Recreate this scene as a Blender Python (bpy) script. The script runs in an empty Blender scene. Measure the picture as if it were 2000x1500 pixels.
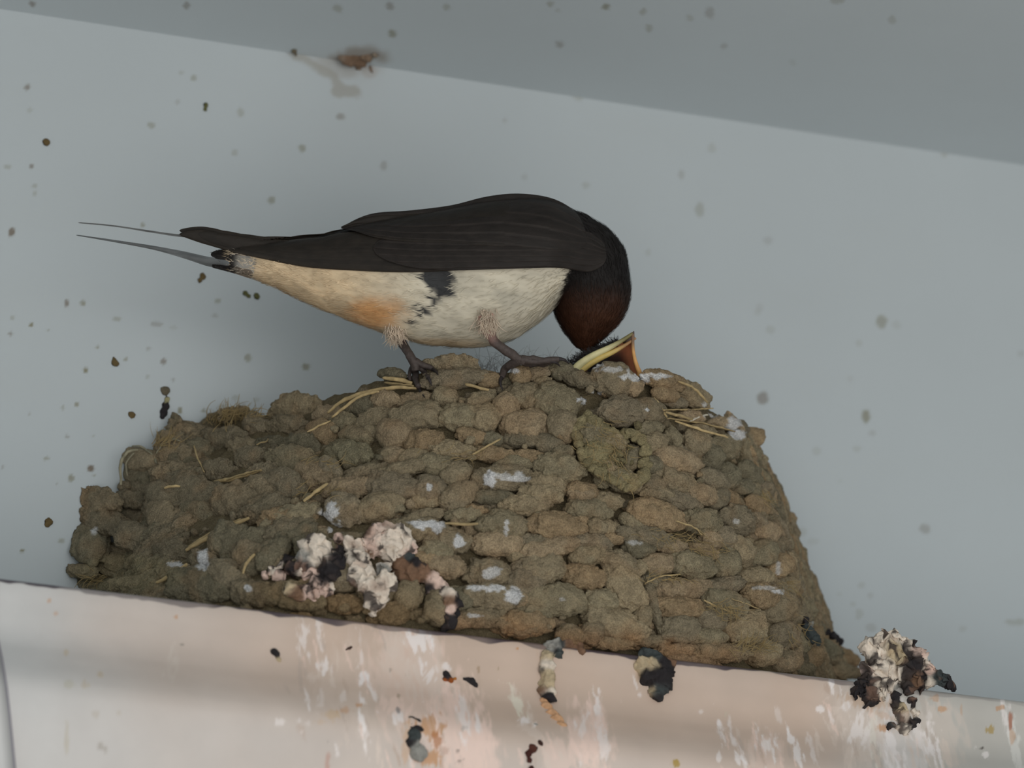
import bpy, bmesh, math, random
import numpy as np
from mathutils import Vector
from mathutils.bvhtree import BVHTree
random.seed(5); RNG = np.random.default_rng(11)
sc = bpy.context.scene
COL = sc.collection

# ------------------------------------------------------------------ camera
F = 12000.0                       # focal length in pixels of a 2000 px frame
TH, PS = math.radians(20.5), math.radians(21.1)
fw = np.array([math.sin(PS)*math.cos(TH), math.cos(PS)*math.cos(TH), math.sin(TH)])
rt = np.array([math.cos(PS), -math.sin(PS), 0.0])
up = np.cross(rt, fw)
ZC = 1.8
cpos = np.array([0, -0.08, 0.06]) - ZC*fw
cam = bpy.data.objects.new('camera', bpy.data.cameras.new('camera')); COL.objects.link(cam)
from mathutils import Matrix
M3 = Matrix((rt.tolist(), up.tolist(), (-fw).tolist())).transposed()
cam.matrix_world = Matrix.Translation(Vector(cpos)) @ M3.to_4x4()
cam.data.lens = F/2000*36; cam.data.sensor_width = 36; cam.data.clip_start = 0.05; cam.data.clip_end = 50
cam.data.dof.use_dof = True; cam.data.dof.focus_distance = ZC - 0.005; cam.data.dof.aperture_fstop = 13.0
sc.camera = cam

def ray(px, py): return fw + (px-1000)/F*rt - (py-750)/F*up
def P(px, py, y):                 # point of the pixel's ray on the plane parallel to the wall at y
    d = ray(px, py); return cpos + d*((y-cpos[1])/d[1])
def PZ(px, py, z):
    d = ray(px, py); return cpos + d*((z-cpos[2])/d[2])
def W(px, py, Z): return cpos + ray(px, py)*Z
def depth(p): return float(np.dot(np.asarray(p)-cpos, fw))
def pix(V):                       # (N,3) world -> pixels
    V = np.atleast_2d(V)-cpos; z = V@fw
    return 1000+(V@rt)/z*F, 750-(V@up)/z*F
MM = ZC/F

# ------------------------------------------------------------------ sky and light
world = bpy.data.worlds.new('world'); sc.world = world; world.use_nodes = True
nt = world.node_tree; bg = nt.nodes['Background']
tc = nt.nodes.new('ShaderNodeTexCoord'); sp = nt.nodes.new('ShaderNodeSeparateXYZ'); cr = nt.nodes.new('ShaderNodeValToRGB')
nt.links.new(tc.outputs['Generated'], sp.inputs[0])
mr = nt.nodes.new('ShaderNodeMapRange'); mr.inputs[1].default_value = -1; mr.inputs[2].default_value = 1
nt.links.new(sp.outputs['Z'], mr.inputs[0]); nt.links.new(mr.outputs[0], cr.inputs[0]); nt.links.new(cr.outputs[0], bg.inputs[0])
cr.color_ramp.elements[0].position = 0.0; cr.color_ramp.elements[0].color = (0.34, 0.34, 0.33, 1)   # ground
cr.color_ramp.elements[1].position = 0.56; cr.color_ramp.elements[1].color = (0.95, 1.02, 1.06, 1) # sky
e = cr.color_ramp.elements.new(0.44); e.color = (0.38, 0.38, 0.37, 1)
bg.inputs[1].default_value = 0.62
def area(name, loc, target, size, power, color):
    l = bpy.data.lights.new(name, 'AREA'); l.shape = 'DISK'; l.size = size; l.energy = power; l.color = color
    o = bpy.data.objects.new(name, l); COL.objects.link(o); o.location = loc
    o.rotation_euler = (Vector(target)-Vector(loc)).to_track_quat('-Z', 'Y').to_euler()
area('daylight', (-0.1, -2.8, -0.65), (0, 0, 0.1), 3.4, 33, (1.0, 0.985, 0.95))
sc.view_settings.view_transform = 'Standard'; sc.view_settings.look = 'None'
sc.view_settings.gamma = 1; sc.view_settings.use_curve_mapping = False; sc.view_settings.exposure = 0.56

# ------------------------------------------------------------------ helpers
def _hash(ix, iy, iz):
    h = (ix*374761393 + iy*668265263 + iz*2147483647 + 1013904223) & 0xffffffff
    h = ((h ^ (h >> 13))*1274126177) & 0xffffffff
    return ((h ^ (h >> 16)) & 0xffff)/32767.5-1
def vn(p):                        # value noise of (N,3), about -1..1
    p = np.asarray(p, float); i = np.floor(p).astype(np.int64); f = p-i; f = f*f*(3-2*f); r = 0
    for a in (0, 1):
        for b in (0, 1):
            for c in (0, 1):
                w = (f[:, 0] if a else 1-f[:, 0])*(f[:, 1] if b else 1-f[:, 1])*(f[:, 2] if c else 1-f[:, 2])
                r = r + w*_hash(i[:, 0]+a, i[:, 1]+b, i[:, 2]+c)
    return r
def fbm(p, o=3):
    r = 0; a = 1
    for k in range(o): r = r+a*vn(np.asarray(p)*2**k+7.3*k); a *= .5
    return r
def ipol(x, xs, ys): return np.interp(x, xs, ys)
def sm(x, a, b):
    t = np.clip((x-a)/(b-a), 0, 1); return t*t*(3-2*t)
def catmull(pts, n):
    pts = np.asarray(pts, float); m = len(pts)
    t = np.linspace(0, m-1, n); i = np.minimum(t.astype(int), m-2); f = (t-i)[:, None]
    p0 = pts[np.maximum(i-1, 0)]; p1 = pts[i]; p2 = pts[i+1]; p3 = pts[np.minimum(i+2, m-1)]
    return .5*((2*p1)+(-p0+p2)*f+(2*p0-5*p1+4*p2-p3)*f**2+(-p0+3*p1-3*p2+p3)*f**3)
def srgb(r, g, b): return tuple(((c/255+.055)/1.055)**2.4 if c > 10 else c/3295. for c in (r, g, b))

def mesh(name, V, Fc, mat, parent=None, col=None, smooth=True):
    V = np.asarray(V, dtype=np.float64)
    me = bpy.data.meshes.new(name); me.from_pydata(V.tolist(), [], Fc if isinstance(Fc, list) else Fc.tolist()); me.update()
    if col is not None:
        c = np.ones((len(V), 4), dtype=np.float32); c[:, :3] = col
        at = me.color_attributes.new('Col', 'FLOAT_COLOR', 'POINT'); at.data.foreach_set('color', c.ravel())
    if smooth: me.polygons.foreach_set('use_smooth', [True]*len(me.polygons))
    me.materials.append(mat)
    o = bpy.data.objects.new(name, me); COL.objects.link(o)
    if parent is not None: attach(o, parent)
    return o
def attach(o, p):
    o.parent = p
    if p.parent is None: o.matrix_parent_inverse = Matrix.Translation(-p.location)   # a part that is itself a parent stands at the origin
def tag(o, label=None, cat=None, group=None, kind=None):
    if label: o['label'] = label
    if cat: o['category'] = cat
    if group: o['group'] = group
    if kind: o['kind'] = kind
    return o
def empty(name, loc):
    o = bpy.data.objects.new(name, None); o.empty_display_size = .01; o.location = Vector(loc); COL.objects.link(o); return o

def grid_faces(n, m, wrap=False, off=0):      # n rows, m columns
    i = np.arange(n-1)[:, None]; j = np.arange(m if wrap else m-1)[None, :]; j2 = (j+1) % m
    a = i*m+j; b = i*m+j2; c = (i+1)*m+j2; d = (i+1)*m+j
    return (np.stack([a, b, c, d], -1).reshape(-1, 4)+off)

def mat(name, use_col=True, color=(.5, .5, .5), rough=.8, noise=0, nscale=500, bump=0, bscale=800, bdist=.0005, spec=.3, stretch=None, noise2=0, n2scale=3000, coat=0, sub=0, detail=6):
    m = bpy.data.materials.new(name); m.use_nodes = True; n = m.node_tree.nodes; L = m.node_tree.links
    b = n['Principled BSDF']; b.inputs['Roughness'].default_value = rough; b.inputs['Specular IOR Level'].default_value = spec
    b.inputs['Coat Weight'].default_value = coat; b.inputs['Coat Roughness'].default_value = .25
    if sub: b.inputs['Subsurface Weight'].default_value = sub; b.inputs['Subsurface Scale'].default_value = .001; b.inputs['Subsurface Radius'].default_value = (1, .4, .3)
    if use_col: a = n.new('ShaderNodeAttribute'); a.attribute_name = 'Col'; src = a.outputs['Color']
    else: a = n.new('ShaderNodeRGB'); a.outputs[0].default_value = (*color, 1); src = a.outputs[0]
    t = n.new('ShaderNodeTexCoord'); mp = n.new('ShaderNodeMapping'); L.new(t.outputs['Object'], mp.inputs[0])
    if stretch: mp.inputs['Scale'].default_value = stretch
    for amt, scl in ((noise, nscale), (noise2, n2scale)):
        if amt:
            tx = n.new('ShaderNodeTexNoise'); tx.inputs['Scale'].default_value = scl; tx.inputs['Detail'].default_value = detail
            L.new(mp.outputs[0], tx.inputs['Vector'])
            r = n.new('ShaderNodeMapRange'); r.inputs[1].default_value = .3; r.inputs[2].default_value = .7
            r.inputs[3].default_value = 1-amt; r.inputs[4].default_value = 1+amt; L.new(tx.outputs['Fac'], r.inputs[0])
            v = n.new('ShaderNodeVectorMath'); v.operation = 'SCALE'; L.new(src, v.inputs[0]); L.new(r.outputs[0], v.inputs['Scale']); src = v.outputs[0]
    L.new(src, b.inputs['Base Color'])
    if bump:
        tx = n.new('ShaderNodeTexNoise'); tx.inputs['Scale'].default_value = bscale; tx.inputs['Detail'].default_value = detail; tx.inputs['Roughness'].default_value = .62
        L.new(mp.outputs[0], tx.inputs['Vector']); bp = n.new('ShaderNodeBump'); bp.inputs['Strength'].default_value = bump; bp.inputs['Distance'].default_value = bdist
        L.new(tx.outputs['Fac'], bp.inputs['Height']); L.new(bp.outputs[0], b.inputs['Normal'])
    return m
M_wall = mat('painted_plaster', rough=.9, noise=.025, nscale=12, bump=.15, bscale=260, bdist=.0003)
M_ledge = mat('stained_plastic', rough=.38, noise=.05, nscale=60, bump=.12, bscale=90, bdist=.0005, spec=.45)
M_mud = mat('dried_mud', rough=.96, noise=.20, nscale=420, noise2=.34, n2scale=2800, bump=1, bscale=1300, bdist=.0014, spec=.12)
M_straw = mat('dry_straw', rough=.7, noise=.2, nscale=600, spec=.3)
M_drop = mat('dried_dropping', rough=.8, noise=.16, nscale=700, bump=.6, bscale=1300, bdist=.0006, spec=.3)
M_feather = mat('feathers', rough=.72, noise=.18, nscale=300, bump=.3, bscale=700, bdist=.0004, spec=.22, stretch=(.25, 1, 1))
M_dark = mat('dark_flight_feathers', rough=.62, noise=.25, nscale=500, bump=.35, bscale=900, bdist=.0004, spec=.25, stretch=(.15, 1, 1))
M_leg = mat('scaly_leg_skin', rough=.6, noise=.25, nscale=900, bump=.6, bscale=1400, bdist=.0003, spec=.35)
M_gape = mat('gape_skin', rough=.45, noise=.08, nscale=500, bump=.2, bscale=800, bdist=.0003, spec=.4, sub=.04)
M_eye = mat('eye_gloss', use_col=False, color=(.006, .005, .005), rough=.2, spec=.5)

def tube(pts, rad, n=8, flat=1.0, cap=True, wob=0, seed=0):
    pts = np.asarray(pts, float); rad = np.broadcast_to(np.asarray(rad, float), (len(pts),))
    T = np.gradient(pts, axis=0); T /= np.linalg.norm(T, axis=1)[:, None]+1e-12
    ref = fw if abs(np.dot(T[0], fw)) < .9 else up
    V = []
    for i, (p, t, r) in enumerate(zip(pts, T, rad)):
        a = np.cross(t, ref); a /= np.linalg.norm(a)+1e-12; b = np.cross(t, a)
        for k in range(n):
            w = 2*math.pi*k/n; V.append(p+a*math.cos(w)*r+b*math.sin(w)*r*flat)
    V = np.array(V)
    if wob: V += wob*np.stack([vn(V*700+seed), vn(V*700+31+seed), vn(V*700+77+seed)], 1)
    Fc = grid_faces(len(pts), n, True).tolist()
    if cap:
        Fc.append(list(range(n))[::-1]); Fc.append([(len(pts)-1)*n+k for k in range(n)])
    return V, Fc

# ------------------------------------------------------------------ setting
Y_EDGE = -0.096
Z_LEDGE = P(1000, 1248, Y_EDGE)[2]
Z_CEIL = P(1000, 170, 0)[2]
C_WALL = np.array([.495, .54, .56])
def grid_xy(xs, ys, f):
    X, Yg = np.meshgrid(xs, ys); return f(X.ravel(), Yg.ravel()), grid_faces(len(ys), len(xs))

# specks of mud on the wall: x, y, radius x, radius y, strength, colour key
olive = np.array([.17, .145, .05]); brown = np.array([.13, .08, .035]); dk = np.array([.05, .045, .03])
SPK = [(53,170,6,6,.6),(58,215,5,4,.2),(15,325,8,5,.3),(62,325,5,5,.6),(68,363,5,4,.3),(68,377,5,5,.3),(23,454,6,9,.8),(378,152,6,6,.4),(296,244,7,6,.4),(347,200,5,5,.2),(354,142,5,5,.2),
 (470,220,6,9,.3),(665,228,8,7,.45),(590,289,7,7,.5),(458,298,6,6,.25),(750,325,7,9,.3),(531,391,7,6,.5),(278,440,4,4,.6),(130,591,5,7,.7),(161,592,5,6,.6),(62,635,4,4,.8),(20,652,4,4,.6),(24,620,4,5,.3),
 (228,622,8,5,.35),(305,633,11,6,.3),(94,645,3,3,.4),(425,588,6,5,.45),(420,617,6,4,.25),(338,640,8,4,.15),(191,679,4,4,.6),(290,680,5,4,.3),(246,703,4,4,.5),(167,723,5,5,.8),(320,706,5,6,.6),(485,700,7,8,.5),
 (288,735,5,5,.25),(338,741,4,4,.4),(150,790,5,5,.6),(123,797,4,5,.35),(57,808,4,3,.3),(352,802,5,6,.7),(398,802,5,4,.6),(131,853,4,4,.4),(182,851,3,3,.3),(90,895,6,4,.5),(178,915,7,6,.85),(138,934,6,6,.6),(183,930,3,3,.5),
 (5,913,4,4,.3),(120,1057,7,5,.45),(44,1076,4,3,.8),(110,944,3,3,.3),(435,795,9,5,.3),(460,777,8,6,.25),(475,790,6,5,.2),(500,780,6,5,.2),
 (598,716,7,7,.6),(1330,340,6,9,.3),(1367,410,9,14,.4),(1390,290,8,10,.22),(1500,470,8,8,.22),(1266,493,6,6,.15),(1145,362,8,7,.2),(1024,346,6,6,.15),(1721,628,11,12,.6),(1751,635,8,8,.15),(1490,777,12,12,.7),(1692,812,8,13,.8),
 (1678,670,7,7,.2),(1703,846,7,6,.22),(1674,876,8,6,.2),(1595,880,10,9,.2),(1807,1033,11,9,.45),(1563,1040,14,9,.2),(1590,1058,12,6,.15),(1484,601,8,7,.15),(1505,644,8,8,.2),(1480,610,6,6,.15),(1540,1008,6,8,.15),
 (1640,1160,5,5,.12),(1683,1143,7,6,.22),(1700,1163,6,6,.2),(1665,1180,6,5,.2),(1678,1200,8,10,.25),(1700,1225,10,9,.25),(1985,1215,22,6,.35),(1880,1228,8,7,.2),(1995,690,7,7,.2),(1640,940,5,5,.1),(1845,297,8,12,.35),(985,235,5,5,.2),
 (1130,187,10,10,.25),(1200,190,12,9,.25),(1660,740,6,6,.12)]
SPC = [(364,11,7,7,.45),(660,16,9,9,.35),(766,65,8,8,.6),(762,12,8,8,.45),(872,14,7,7,.35),(1075,8,8,5,.4),(1093,88,7,7,.4),(1184,13,8,7,.6),(1255,23,7,6,.35),(1386,25,10,12,.4),(1347,35,7,7,.3),(1267,55,7,7,.35),(1415,90,6,6,.35),
 (1743,39,8,8,.35),(1635,0,16,6,.4),(63,8,6,5,.6),(1548,122,6,6,.15),(1090,20,4,4,.2)]
def paint(V, base, L):
    x, y = pix(V); c = np.tile(base, (len(V), 1)).astype(float)
    n = vn(np.stack([x*.12, y*.12, x*0], 1))
    for i, s in enumerate(L):
        sx, sy, rx, ry, a = s[:5]
        m = (abs(x-sx) < 3*rx) & (abs(y-sy) < 3*ry)
        if not m.any(): continue
        a = a*(.72 if sx > 1300 else .95)
        d = np.sqrt(((x[m]-sx)/rx)**2+((y[m]-sy)/ry)**2)+.25*n[m]
        k = (sm(1.25-d, 0, .5)*a)[:, None]
        t = s[5] if len(s) > 5 else (olive if i % 3 else brown)
        c[m] = c[m]*(1-k)+t*k
    return c
# wall: fine in view, plain beyond
XA, XB = P(-60, 750, 0)[0], P(2080, 750, 0)[0]
def axis(lo, a, b, hi, n): return np.concatenate([[lo, lo*.5+a*.5], np.linspace(a, b, n), [hi*.5+b*.5, hi]])
V, Fc = grid_xy(axis(-2.5, XA, XB, 2.5, 560), axis(-1.6, Z_LEDGE-.06, Z_CEIL, Z_CEIL+.02, 400), lambda a, b: np.stack([a, a*0, b], 1))
c = paint(V, C_WALL, SPK)
x, y = pix(V)                                    # old mud trail under the corner, at (570..740, 95..185)
nz = fbm(np.stack([x*.035, y*.035, x*0+3], 1), 4)
def seg(x, y, ax, ay, bx, by):
    t = np.clip(((x-ax)*(bx-ax)+(y-ay)*(by-ay))/((bx-ax)**2+(by-ay)**2), 0, 1); return np.hypot(x-ax-t*(bx-ax), y-ay-t*(by-ay))
d = np.minimum(seg(x, y, 572, 100, 655, 150), np.minimum(seg(x, y, 655, 150, 665, 178), seg(x, y, 660, 176, 700, 178)))
k = (sm(13-d+8*nz, 0, 10)*.42)[:, None]; c = c*(1-k)+np.array([.25, .2, .13])*k
d = np.hypot((x-680)/75, (y-120)/36)+.35*nz; k = (sm(1.1-d, 0, .8)*.32)[:, None]; c = c*(1-k)+np.array([.26, .2, .14])*k
d = np.hypot((x-722)/16, (y-140)/14); k = (sm(1.2-d, 0, .6)*.3)[:, None]; c = c*(1-k)+np.array([.3, .2, .14])*k
k = (sm(fbm(np.stack([x*.004, y*.012, x*0], 1), 3), -.2, 1.2)*.06)[:, None]; c = c*(1-k)+np.array([.45, .45, .42])*k
wall = tag(mesh('wall_back', V, Fc, M_wall, col=c, smooth=False), kind='structure')
V, Fc = grid_xy(axis(-2.5, XA, XB+.1, 2.5, 420), np.concatenate([[-2.8, -1.4], np.linspace(-.22, 0, 160)]), lambda a, b: np.stack([a, b, a*0+Z_CEIL], 1))
c = paint(V, C_WALL*1.12, SPC); x, y = pix(V)
d = np.hypot((x-695)/62, (y-112)/22)+.4*fbm(np.stack([x*.03, y*.03, x*0], 1), 3); k = (sm(1.15-d, 0, .7)*.6)[:, None]; c = c*(1-k)+np.array([.24, .17, .11])*k
tag(mesh('ceiling', V, Fc, M_wall, col=c, smooth=False), kind='structure')

# ------------------------------------------------------------------ ledge with a moulded, stained face
# face profile below the top edge: (metres down, metres out)
# metres down from the edge, outward
PR = np.array([(0, -.0012), (.0008, 0), (.003, .0006), (.007, .0008), (.012, .0012), (.016, .0026), (.020, .0052), (.0245, .0082), (.028, .0096), (.032, .0094), (.038, .0080), (.048, .0050), (.065, -.002), (.085, -.012)])
PR[:, 0] *= 1.22; PR[3:, 1] = .0008+(PR[3:, 1]-.0008)*1.5; pr = catmull(PR, 150)
xs = np.concatenate([[-2.5, -1], np.linspace(P(-30, 1300, Y_EDGE)[0], P(2050, 1300, Y_EDGE)[0], 900), [1, 2.5]])
X, K = np.meshgrid(xs, np.arange(len(pr)))
Vf = np.stack([X.ravel(), Y_EDGE-pr[K.ravel(), 1], Z_LEDGE-pr[K.ravel(), 0]], 1)
x, y = pix(Vf)
e0 = 1128+.12*x                                  # image line of the edge
dn = y-e0
pink = np.array([.62, .475, .385]); grey = np.array([.60, .60, .595])
k = sm(x, 20, 700)*.8+.2; k = k*(1-.75*sm(x, 1560, 1760)); k = k*(1-.45*sm(dn, 110, 260))
k = np.clip(k+.12*fbm(np.stack([x*.004, y*.004, x*0+9], 1)), 0, 1)[:, None]
c = grey*(1-k)+pink*k
k = (sm(x, 1600, 1800)*.45)[:, None]; c = c*(1-k)+np.array([.43, .41, .35])*k
def stain(cx, cy, rx, ry, col, a, ang=0, rag=.35, fr=.05, soft=.5):
    global c
    m = (abs(x-cx) < 2.2*max(rx, ry)) & (abs(y-cy) < 2.2*max(rx, ry))
    if not m.any(): return
    ca, sa = math.cos(math.radians(ang)), math.sin(math.radians(ang))
    u = (x[m]-cx)*ca+(y[m]-cy)*sa; v = -(x[m]-cx)*sa+(y[m]-cy)*ca
    n = fbm(np.stack([u*fr*2.4+cx, v*fr*.8, u*0+cy], 1), 4)
    d = np.sqrt((u/rx)**2+(v/ry)**2)+rag*n
    k = (sm(1.1-d, 0, soft)*a)[:, None]; c[m] = c[m]*(1-k)+np.array(col)*k
WH = (.93, .86, .84); PK = (.90, .68, .59); OR = (.55, .26, .09); DKB = (.05, .03, .025); PALE = (.74, .62, .54)
# broad pale washes
for s in [(800, 1330, 90, 140, PK, .35, -12), (900, 1440, 60, 120, PK, .75, -14), (840, 1300, 34, 80, PALE, .5, -10), (780, 1290, 26, 70, PALE, .5, -14), (690, 1330, 80, 90, PALE, .25), (1150, 1440, 44, 85, PK, .6, -8),
          (1690, 1420, 62, 90, PALE, .6, 0), (1760, 1460, 60, 80, WH, .45, -14), (1490, 1480, 36, 60, PK, .35), (1830, 1440, 60, 70, PALE, .4, -16), (930, 1480, 50, 60, PK, .7, -10), (1090, 1480, 40, 40, PK, .5)]: stain(*s)
# run-off streaks
STK = [(592,1250,12,36,WH,.55,-10),(622,1235,7,40,WH,.5,-10),(632,1300,16,16,WH,.7,0),(616,1322,11,14,PALE,.6,0),(625,1365,7,22,WH,.3,4),(708,1320,11,16,WH,.85,0),(706,1290,7,18,WH,.4,0),(710,1420,9,44,WH,.8,-6),
 (815,1250,22,30,WH,.8,-14),(822,1300,10,18,WH,.7,-10),(838,1318,17,12,WH,.6,30),(780,1235,15,40,PALE,.6,-16),(770,1275,12,30,PALE,.45,-16),(885,1360,14,48,PK,.8,-12),(905,1400,10,50,WH,.6,-10),(940,1440,18,50,PK,.85,-10),
 (935,1420,7,26,WH,.7,-10),(855,1385,18,30,PK,.5,10),(775,1400,12,12,WH,.7,0),(545,1410,10,7,WH,.5,0),(580,1408,6,5,WH,.35,0),(775,1380,40,14,PK,.5,20),(672,1362,8,10,WH,.35,0),(800,1470,8,24,WH,.4,-6),
 (1010,1375,10,34,(.8,.74,.62),.85,-22),(1003,1350,6,16,PALE,.5,0),(1030,1410,16,9,WH,.8,25),(1168,1385,10,40,WH,.7,-6),(1160,1440,22,60,PK,.7,-6),(1140,1410,7,34,WH,.55,8),(1180,1460,12,44,WH,.55,-4),(1247,1357,5,7,WH,.7,0),(1212,1370,3,7,PALE,.6,-12),
 (1240,1330,3,12,WH,.5,-14),(1408,1428,8,24,WH,.8,-12),(1405,1480,5,9,WH,.6,0),(1418,1392,4,10,(.6,.55,.42),.5,10),(1434,1450,4,16,WH,.6,-12),(1444,1482,11,14,WH,.75,-30),(1497,1455,18,34,WH,.75,-8),(1540,1430,7,26,WH,.85,-14),(1560,1480,9,24,WH,.8,-14),
 (1395,1375,6,2,WH,.5,30),(1624,1335,5,12,WH,.85,0),(1627,1350,4,12,WH,.6,0),(1602,1385,7,6,WH,.7,0),(1652,1378,12,15,WH,.65,30),(1640,1400,34,7,PALE,.5,55),(1676,1430,20,44,WH,.6,8),(1706,1440,10,60,(.8,.74,.66),.7,-6),(1745,1462,16,50,WH,.75,-16),
 (1765,1400,12,30,WH,.6,-8),(1800,1450,12,40,WH,.5,-20),(1825,1462,14,42,WH,.7,-16),(1850,1480,10,26,PALE,.6,-14),(1965,1400,10,34,WH,.6,-8),(1982,1460,12,50,(.72,.7,.66),.75,-10),(1926,1475,7,8,WH,.7,30),(1903,1460,3,7,WH,.6,0),(1660,1480,14,30,PALE,.6,0),
 (1520,1400,5,14,WH,.3,-10),(1585,1460,6,30,WH,.45,-16),(975,1328,3,3,WH,.3,0),(1370,1390,4,4,WH,.4,0),(845,1232,16,6,(.75,.66,.56),.7,12),(870,1300,11,6,WH,.7,45),(1130,1470,8,26,PK,.6,-30),(1075,1450,10,28,PK,.5,-20),(640,1410,20,6,(.62,.42,.25),.3,0),
 (336,1290,14,34,(.72,.65,.58),.35,12)]
for s in STK: stain(*s, rag=.75, fr=.075, soft=.7)
for k in range(150):                              # finer dried runs between the big ones
    a_, b_, d0, d1 = random.choice([(560, 960, 10, 260), (560, 960, 10, 260), (700, 900, 10, 300), (1000, 1200, 120, 260), (1400, 1600, 120, 220), (1600, 1880, 20, 150), (1600, 1880, 60, 150)])
    xx = random.uniform(a_, b_); yy_ = 1128+.12*xx+random.uniform(d0, d1); stain(xx, yy_, random.uniform(2, 6), random.uniform(8, 34), random.choice([WH, PK, PALE, PALE, (.5, .36, .28), (.52, .42, .36)]), random.uniform(.25, .7), random.uniform(-22, -4), rag=.8, fr=.09, soft=.7)
# rust and brown marks
for s in [(672,1388,16,8,OR,.45),(702,1377,9,4,OR,.6),(650,1395,18,10,(.6,.4,.2),.4),(835,1420,28,26,OR,.7),(838,1480,30,16,OR,.8),(795,1450,12,40,(.62,.36,.18),.5),(778,1360,6,6,(.3,.22,.14),.6),(762,1308,5,5,(.3,.25,.2),.5),(640,1490,6,20,(.5,.22,.15),.5),
          (97,1173,5,5,OR,.5),(110,1198,6,5,OR,.45),(128,1275,5,7,(.5,.35,.15),.35),(342,1205,5,4,OR,.55),(195,1317,6,6,(.5,.36,.18),.4),(135,1337,10,8,(.45,.42,.28),.3),(165,1338,10,8,(.5,.38,.22),.35),(131,1440,5,40,(.45,.38,.25),.4),(187,1395,9,8,(.42,.34,.24),.3),
          (200,1460,12,6,(.3,.25,.2),.5,35),(357,1260,5,3,(.2,.17,.15),.7,20),(232,1393,6,6,(.45,.36,.26),.25),(1318,1490,9,8,(.42,.28,.05),.9),(1840,1385,11,6,OR,.6),(1826,1364,12,8,OR,.4),(1955,1382,13,5,OR,.6,-10),(1973,1408,5,18,(.38,.11,.04),.75),
          (1976,1438,6,14,OR,.45),(1935,1426,9,8,(.42,.28,.06),.75),(1918,1461,6,4,DKB,.8,-20),(1878,1385,3,10,OR,.35),(1728,1422,14,10,OR,.7),(1720,1395,30,6,OR,.25,20),(905,1422,8,10,(.4,.36,.32),.5),(893,1467,6,4,DKB,.6),(897,1487,8,4,DKB,.55,-20),(868,1465,8,12,(.4,.2,.12),.4),
          (935,1306,5,7,(.32,.2,.1),.5),(973,1306,2,5,(.3,.22,.1),.7),(1011,1267,4,3,OR,.7),(640,1450,2,2,DKB,.3),(770,1215,14,8,(.3,.22,.14),.6),(730,1220,5,5,(.25,.2,.12),.6),(550,1195,30,6,(.6,.45,.35),.5,8),(1040,1430,30,8,PALE,.4,30),(590,1430,5,5,WH,.3),
          (850,1447,12,16,(.45,.18,.06),.8),(777,1387,5,7,(.15,.15,.16),.7),(1085,1262,34,20,(.62,.42,.30),.5),(1250,1300,16,40,(.62,.45,.3),.45,-8),(1520,1312,10,6,(.5,.4,.3),.4),(1700,1370,60,14,(.55,.36,.22),.5,8)]: stain(*s, rag=.5, fr=.09)
# dark grime on the top arris
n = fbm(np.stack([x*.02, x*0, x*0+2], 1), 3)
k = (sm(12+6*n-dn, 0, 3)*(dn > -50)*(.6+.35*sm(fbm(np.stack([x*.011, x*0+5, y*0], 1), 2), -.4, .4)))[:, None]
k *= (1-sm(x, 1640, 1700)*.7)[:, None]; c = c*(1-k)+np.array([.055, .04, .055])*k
ledge = empty('ledge', (0, -.05, Z_LEDGE))
tag(ledge, 'long pinkish-white plastic ledge with a moulded face streaked by droppings, carrying the mud nest', 'ledge')
nf = len(Vf); Ff = grid_faces(len(pr), len(xs))
mesh('front_face', Vf, Ff[:, ::-1], M_ledge, ledge, col=c)
# body behind the face
yb = -.0005; yt = Y_EDGE+.0012
Vt = [(-2.5, yt, Z_LEDGE), (2.5, yt, Z_LEDGE), (2.5, yb, Z_LEDGE), (-2.5, yb, Z_LEDGE), (-2.5, -.082, Z_LEDGE-.085), (2.5, -.082, Z_LEDGE-.085), (2.5, yb, Z_LEDGE-.085), (-2.5, yb, Z_LEDGE-.085)]
mesh('top_board', Vt, [[0, 1, 2, 3], [7, 6, 5, 4], [3, 2, 6, 7], [0, 3, 7, 4], [2, 1, 5, 6]], M_ledge, ledge, col=np.tile(grey*.9, (8, 1)), smooth=False)
# end cap joint: a thin raised sleeve whose rim shows at far left
SE = [(-3, 1235), (8, 1285), (17, 1340), (24, 1400), (30, 1460), (36, 1520)]
V = []; cc = []
sx = ipol(np.arange(len(pr)), [0, len(pr)-1], [0, 1])
for i, (dd, oo) in enumerate(pr):
    zz = Z_LEDGE-dd; yy = Y_EDGE-oo-.0009
    p0 = P(0, 1128, yy); _, py0 = pix(np.array([[p0[0], yy, zz]])); py0 = float(py0[0])
    xe = P(float(ipol(py0, [s[1] for s in SE], [s[0] for s in SE])), py0, yy)[0]
    for q, (dx, dy) in enumerate([(-.4, 0), (-.004, 0), (-.0012, 0), (-.0003, .0001), (0, .0012)]): V.append((xe+dx, yy+dy, zz)); cc.append(grey*(.95 if q < 2 else .5) if q > 1 else grey)
cc = np.array(cc); cc[3::5] = (.2, .18, .24); cc[4::5] = (.1, .09, .12)
mesh('end_cap', V, grid_faces(150, 5)[:, ::-1], M_ledge, ledge, col=cc)

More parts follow.
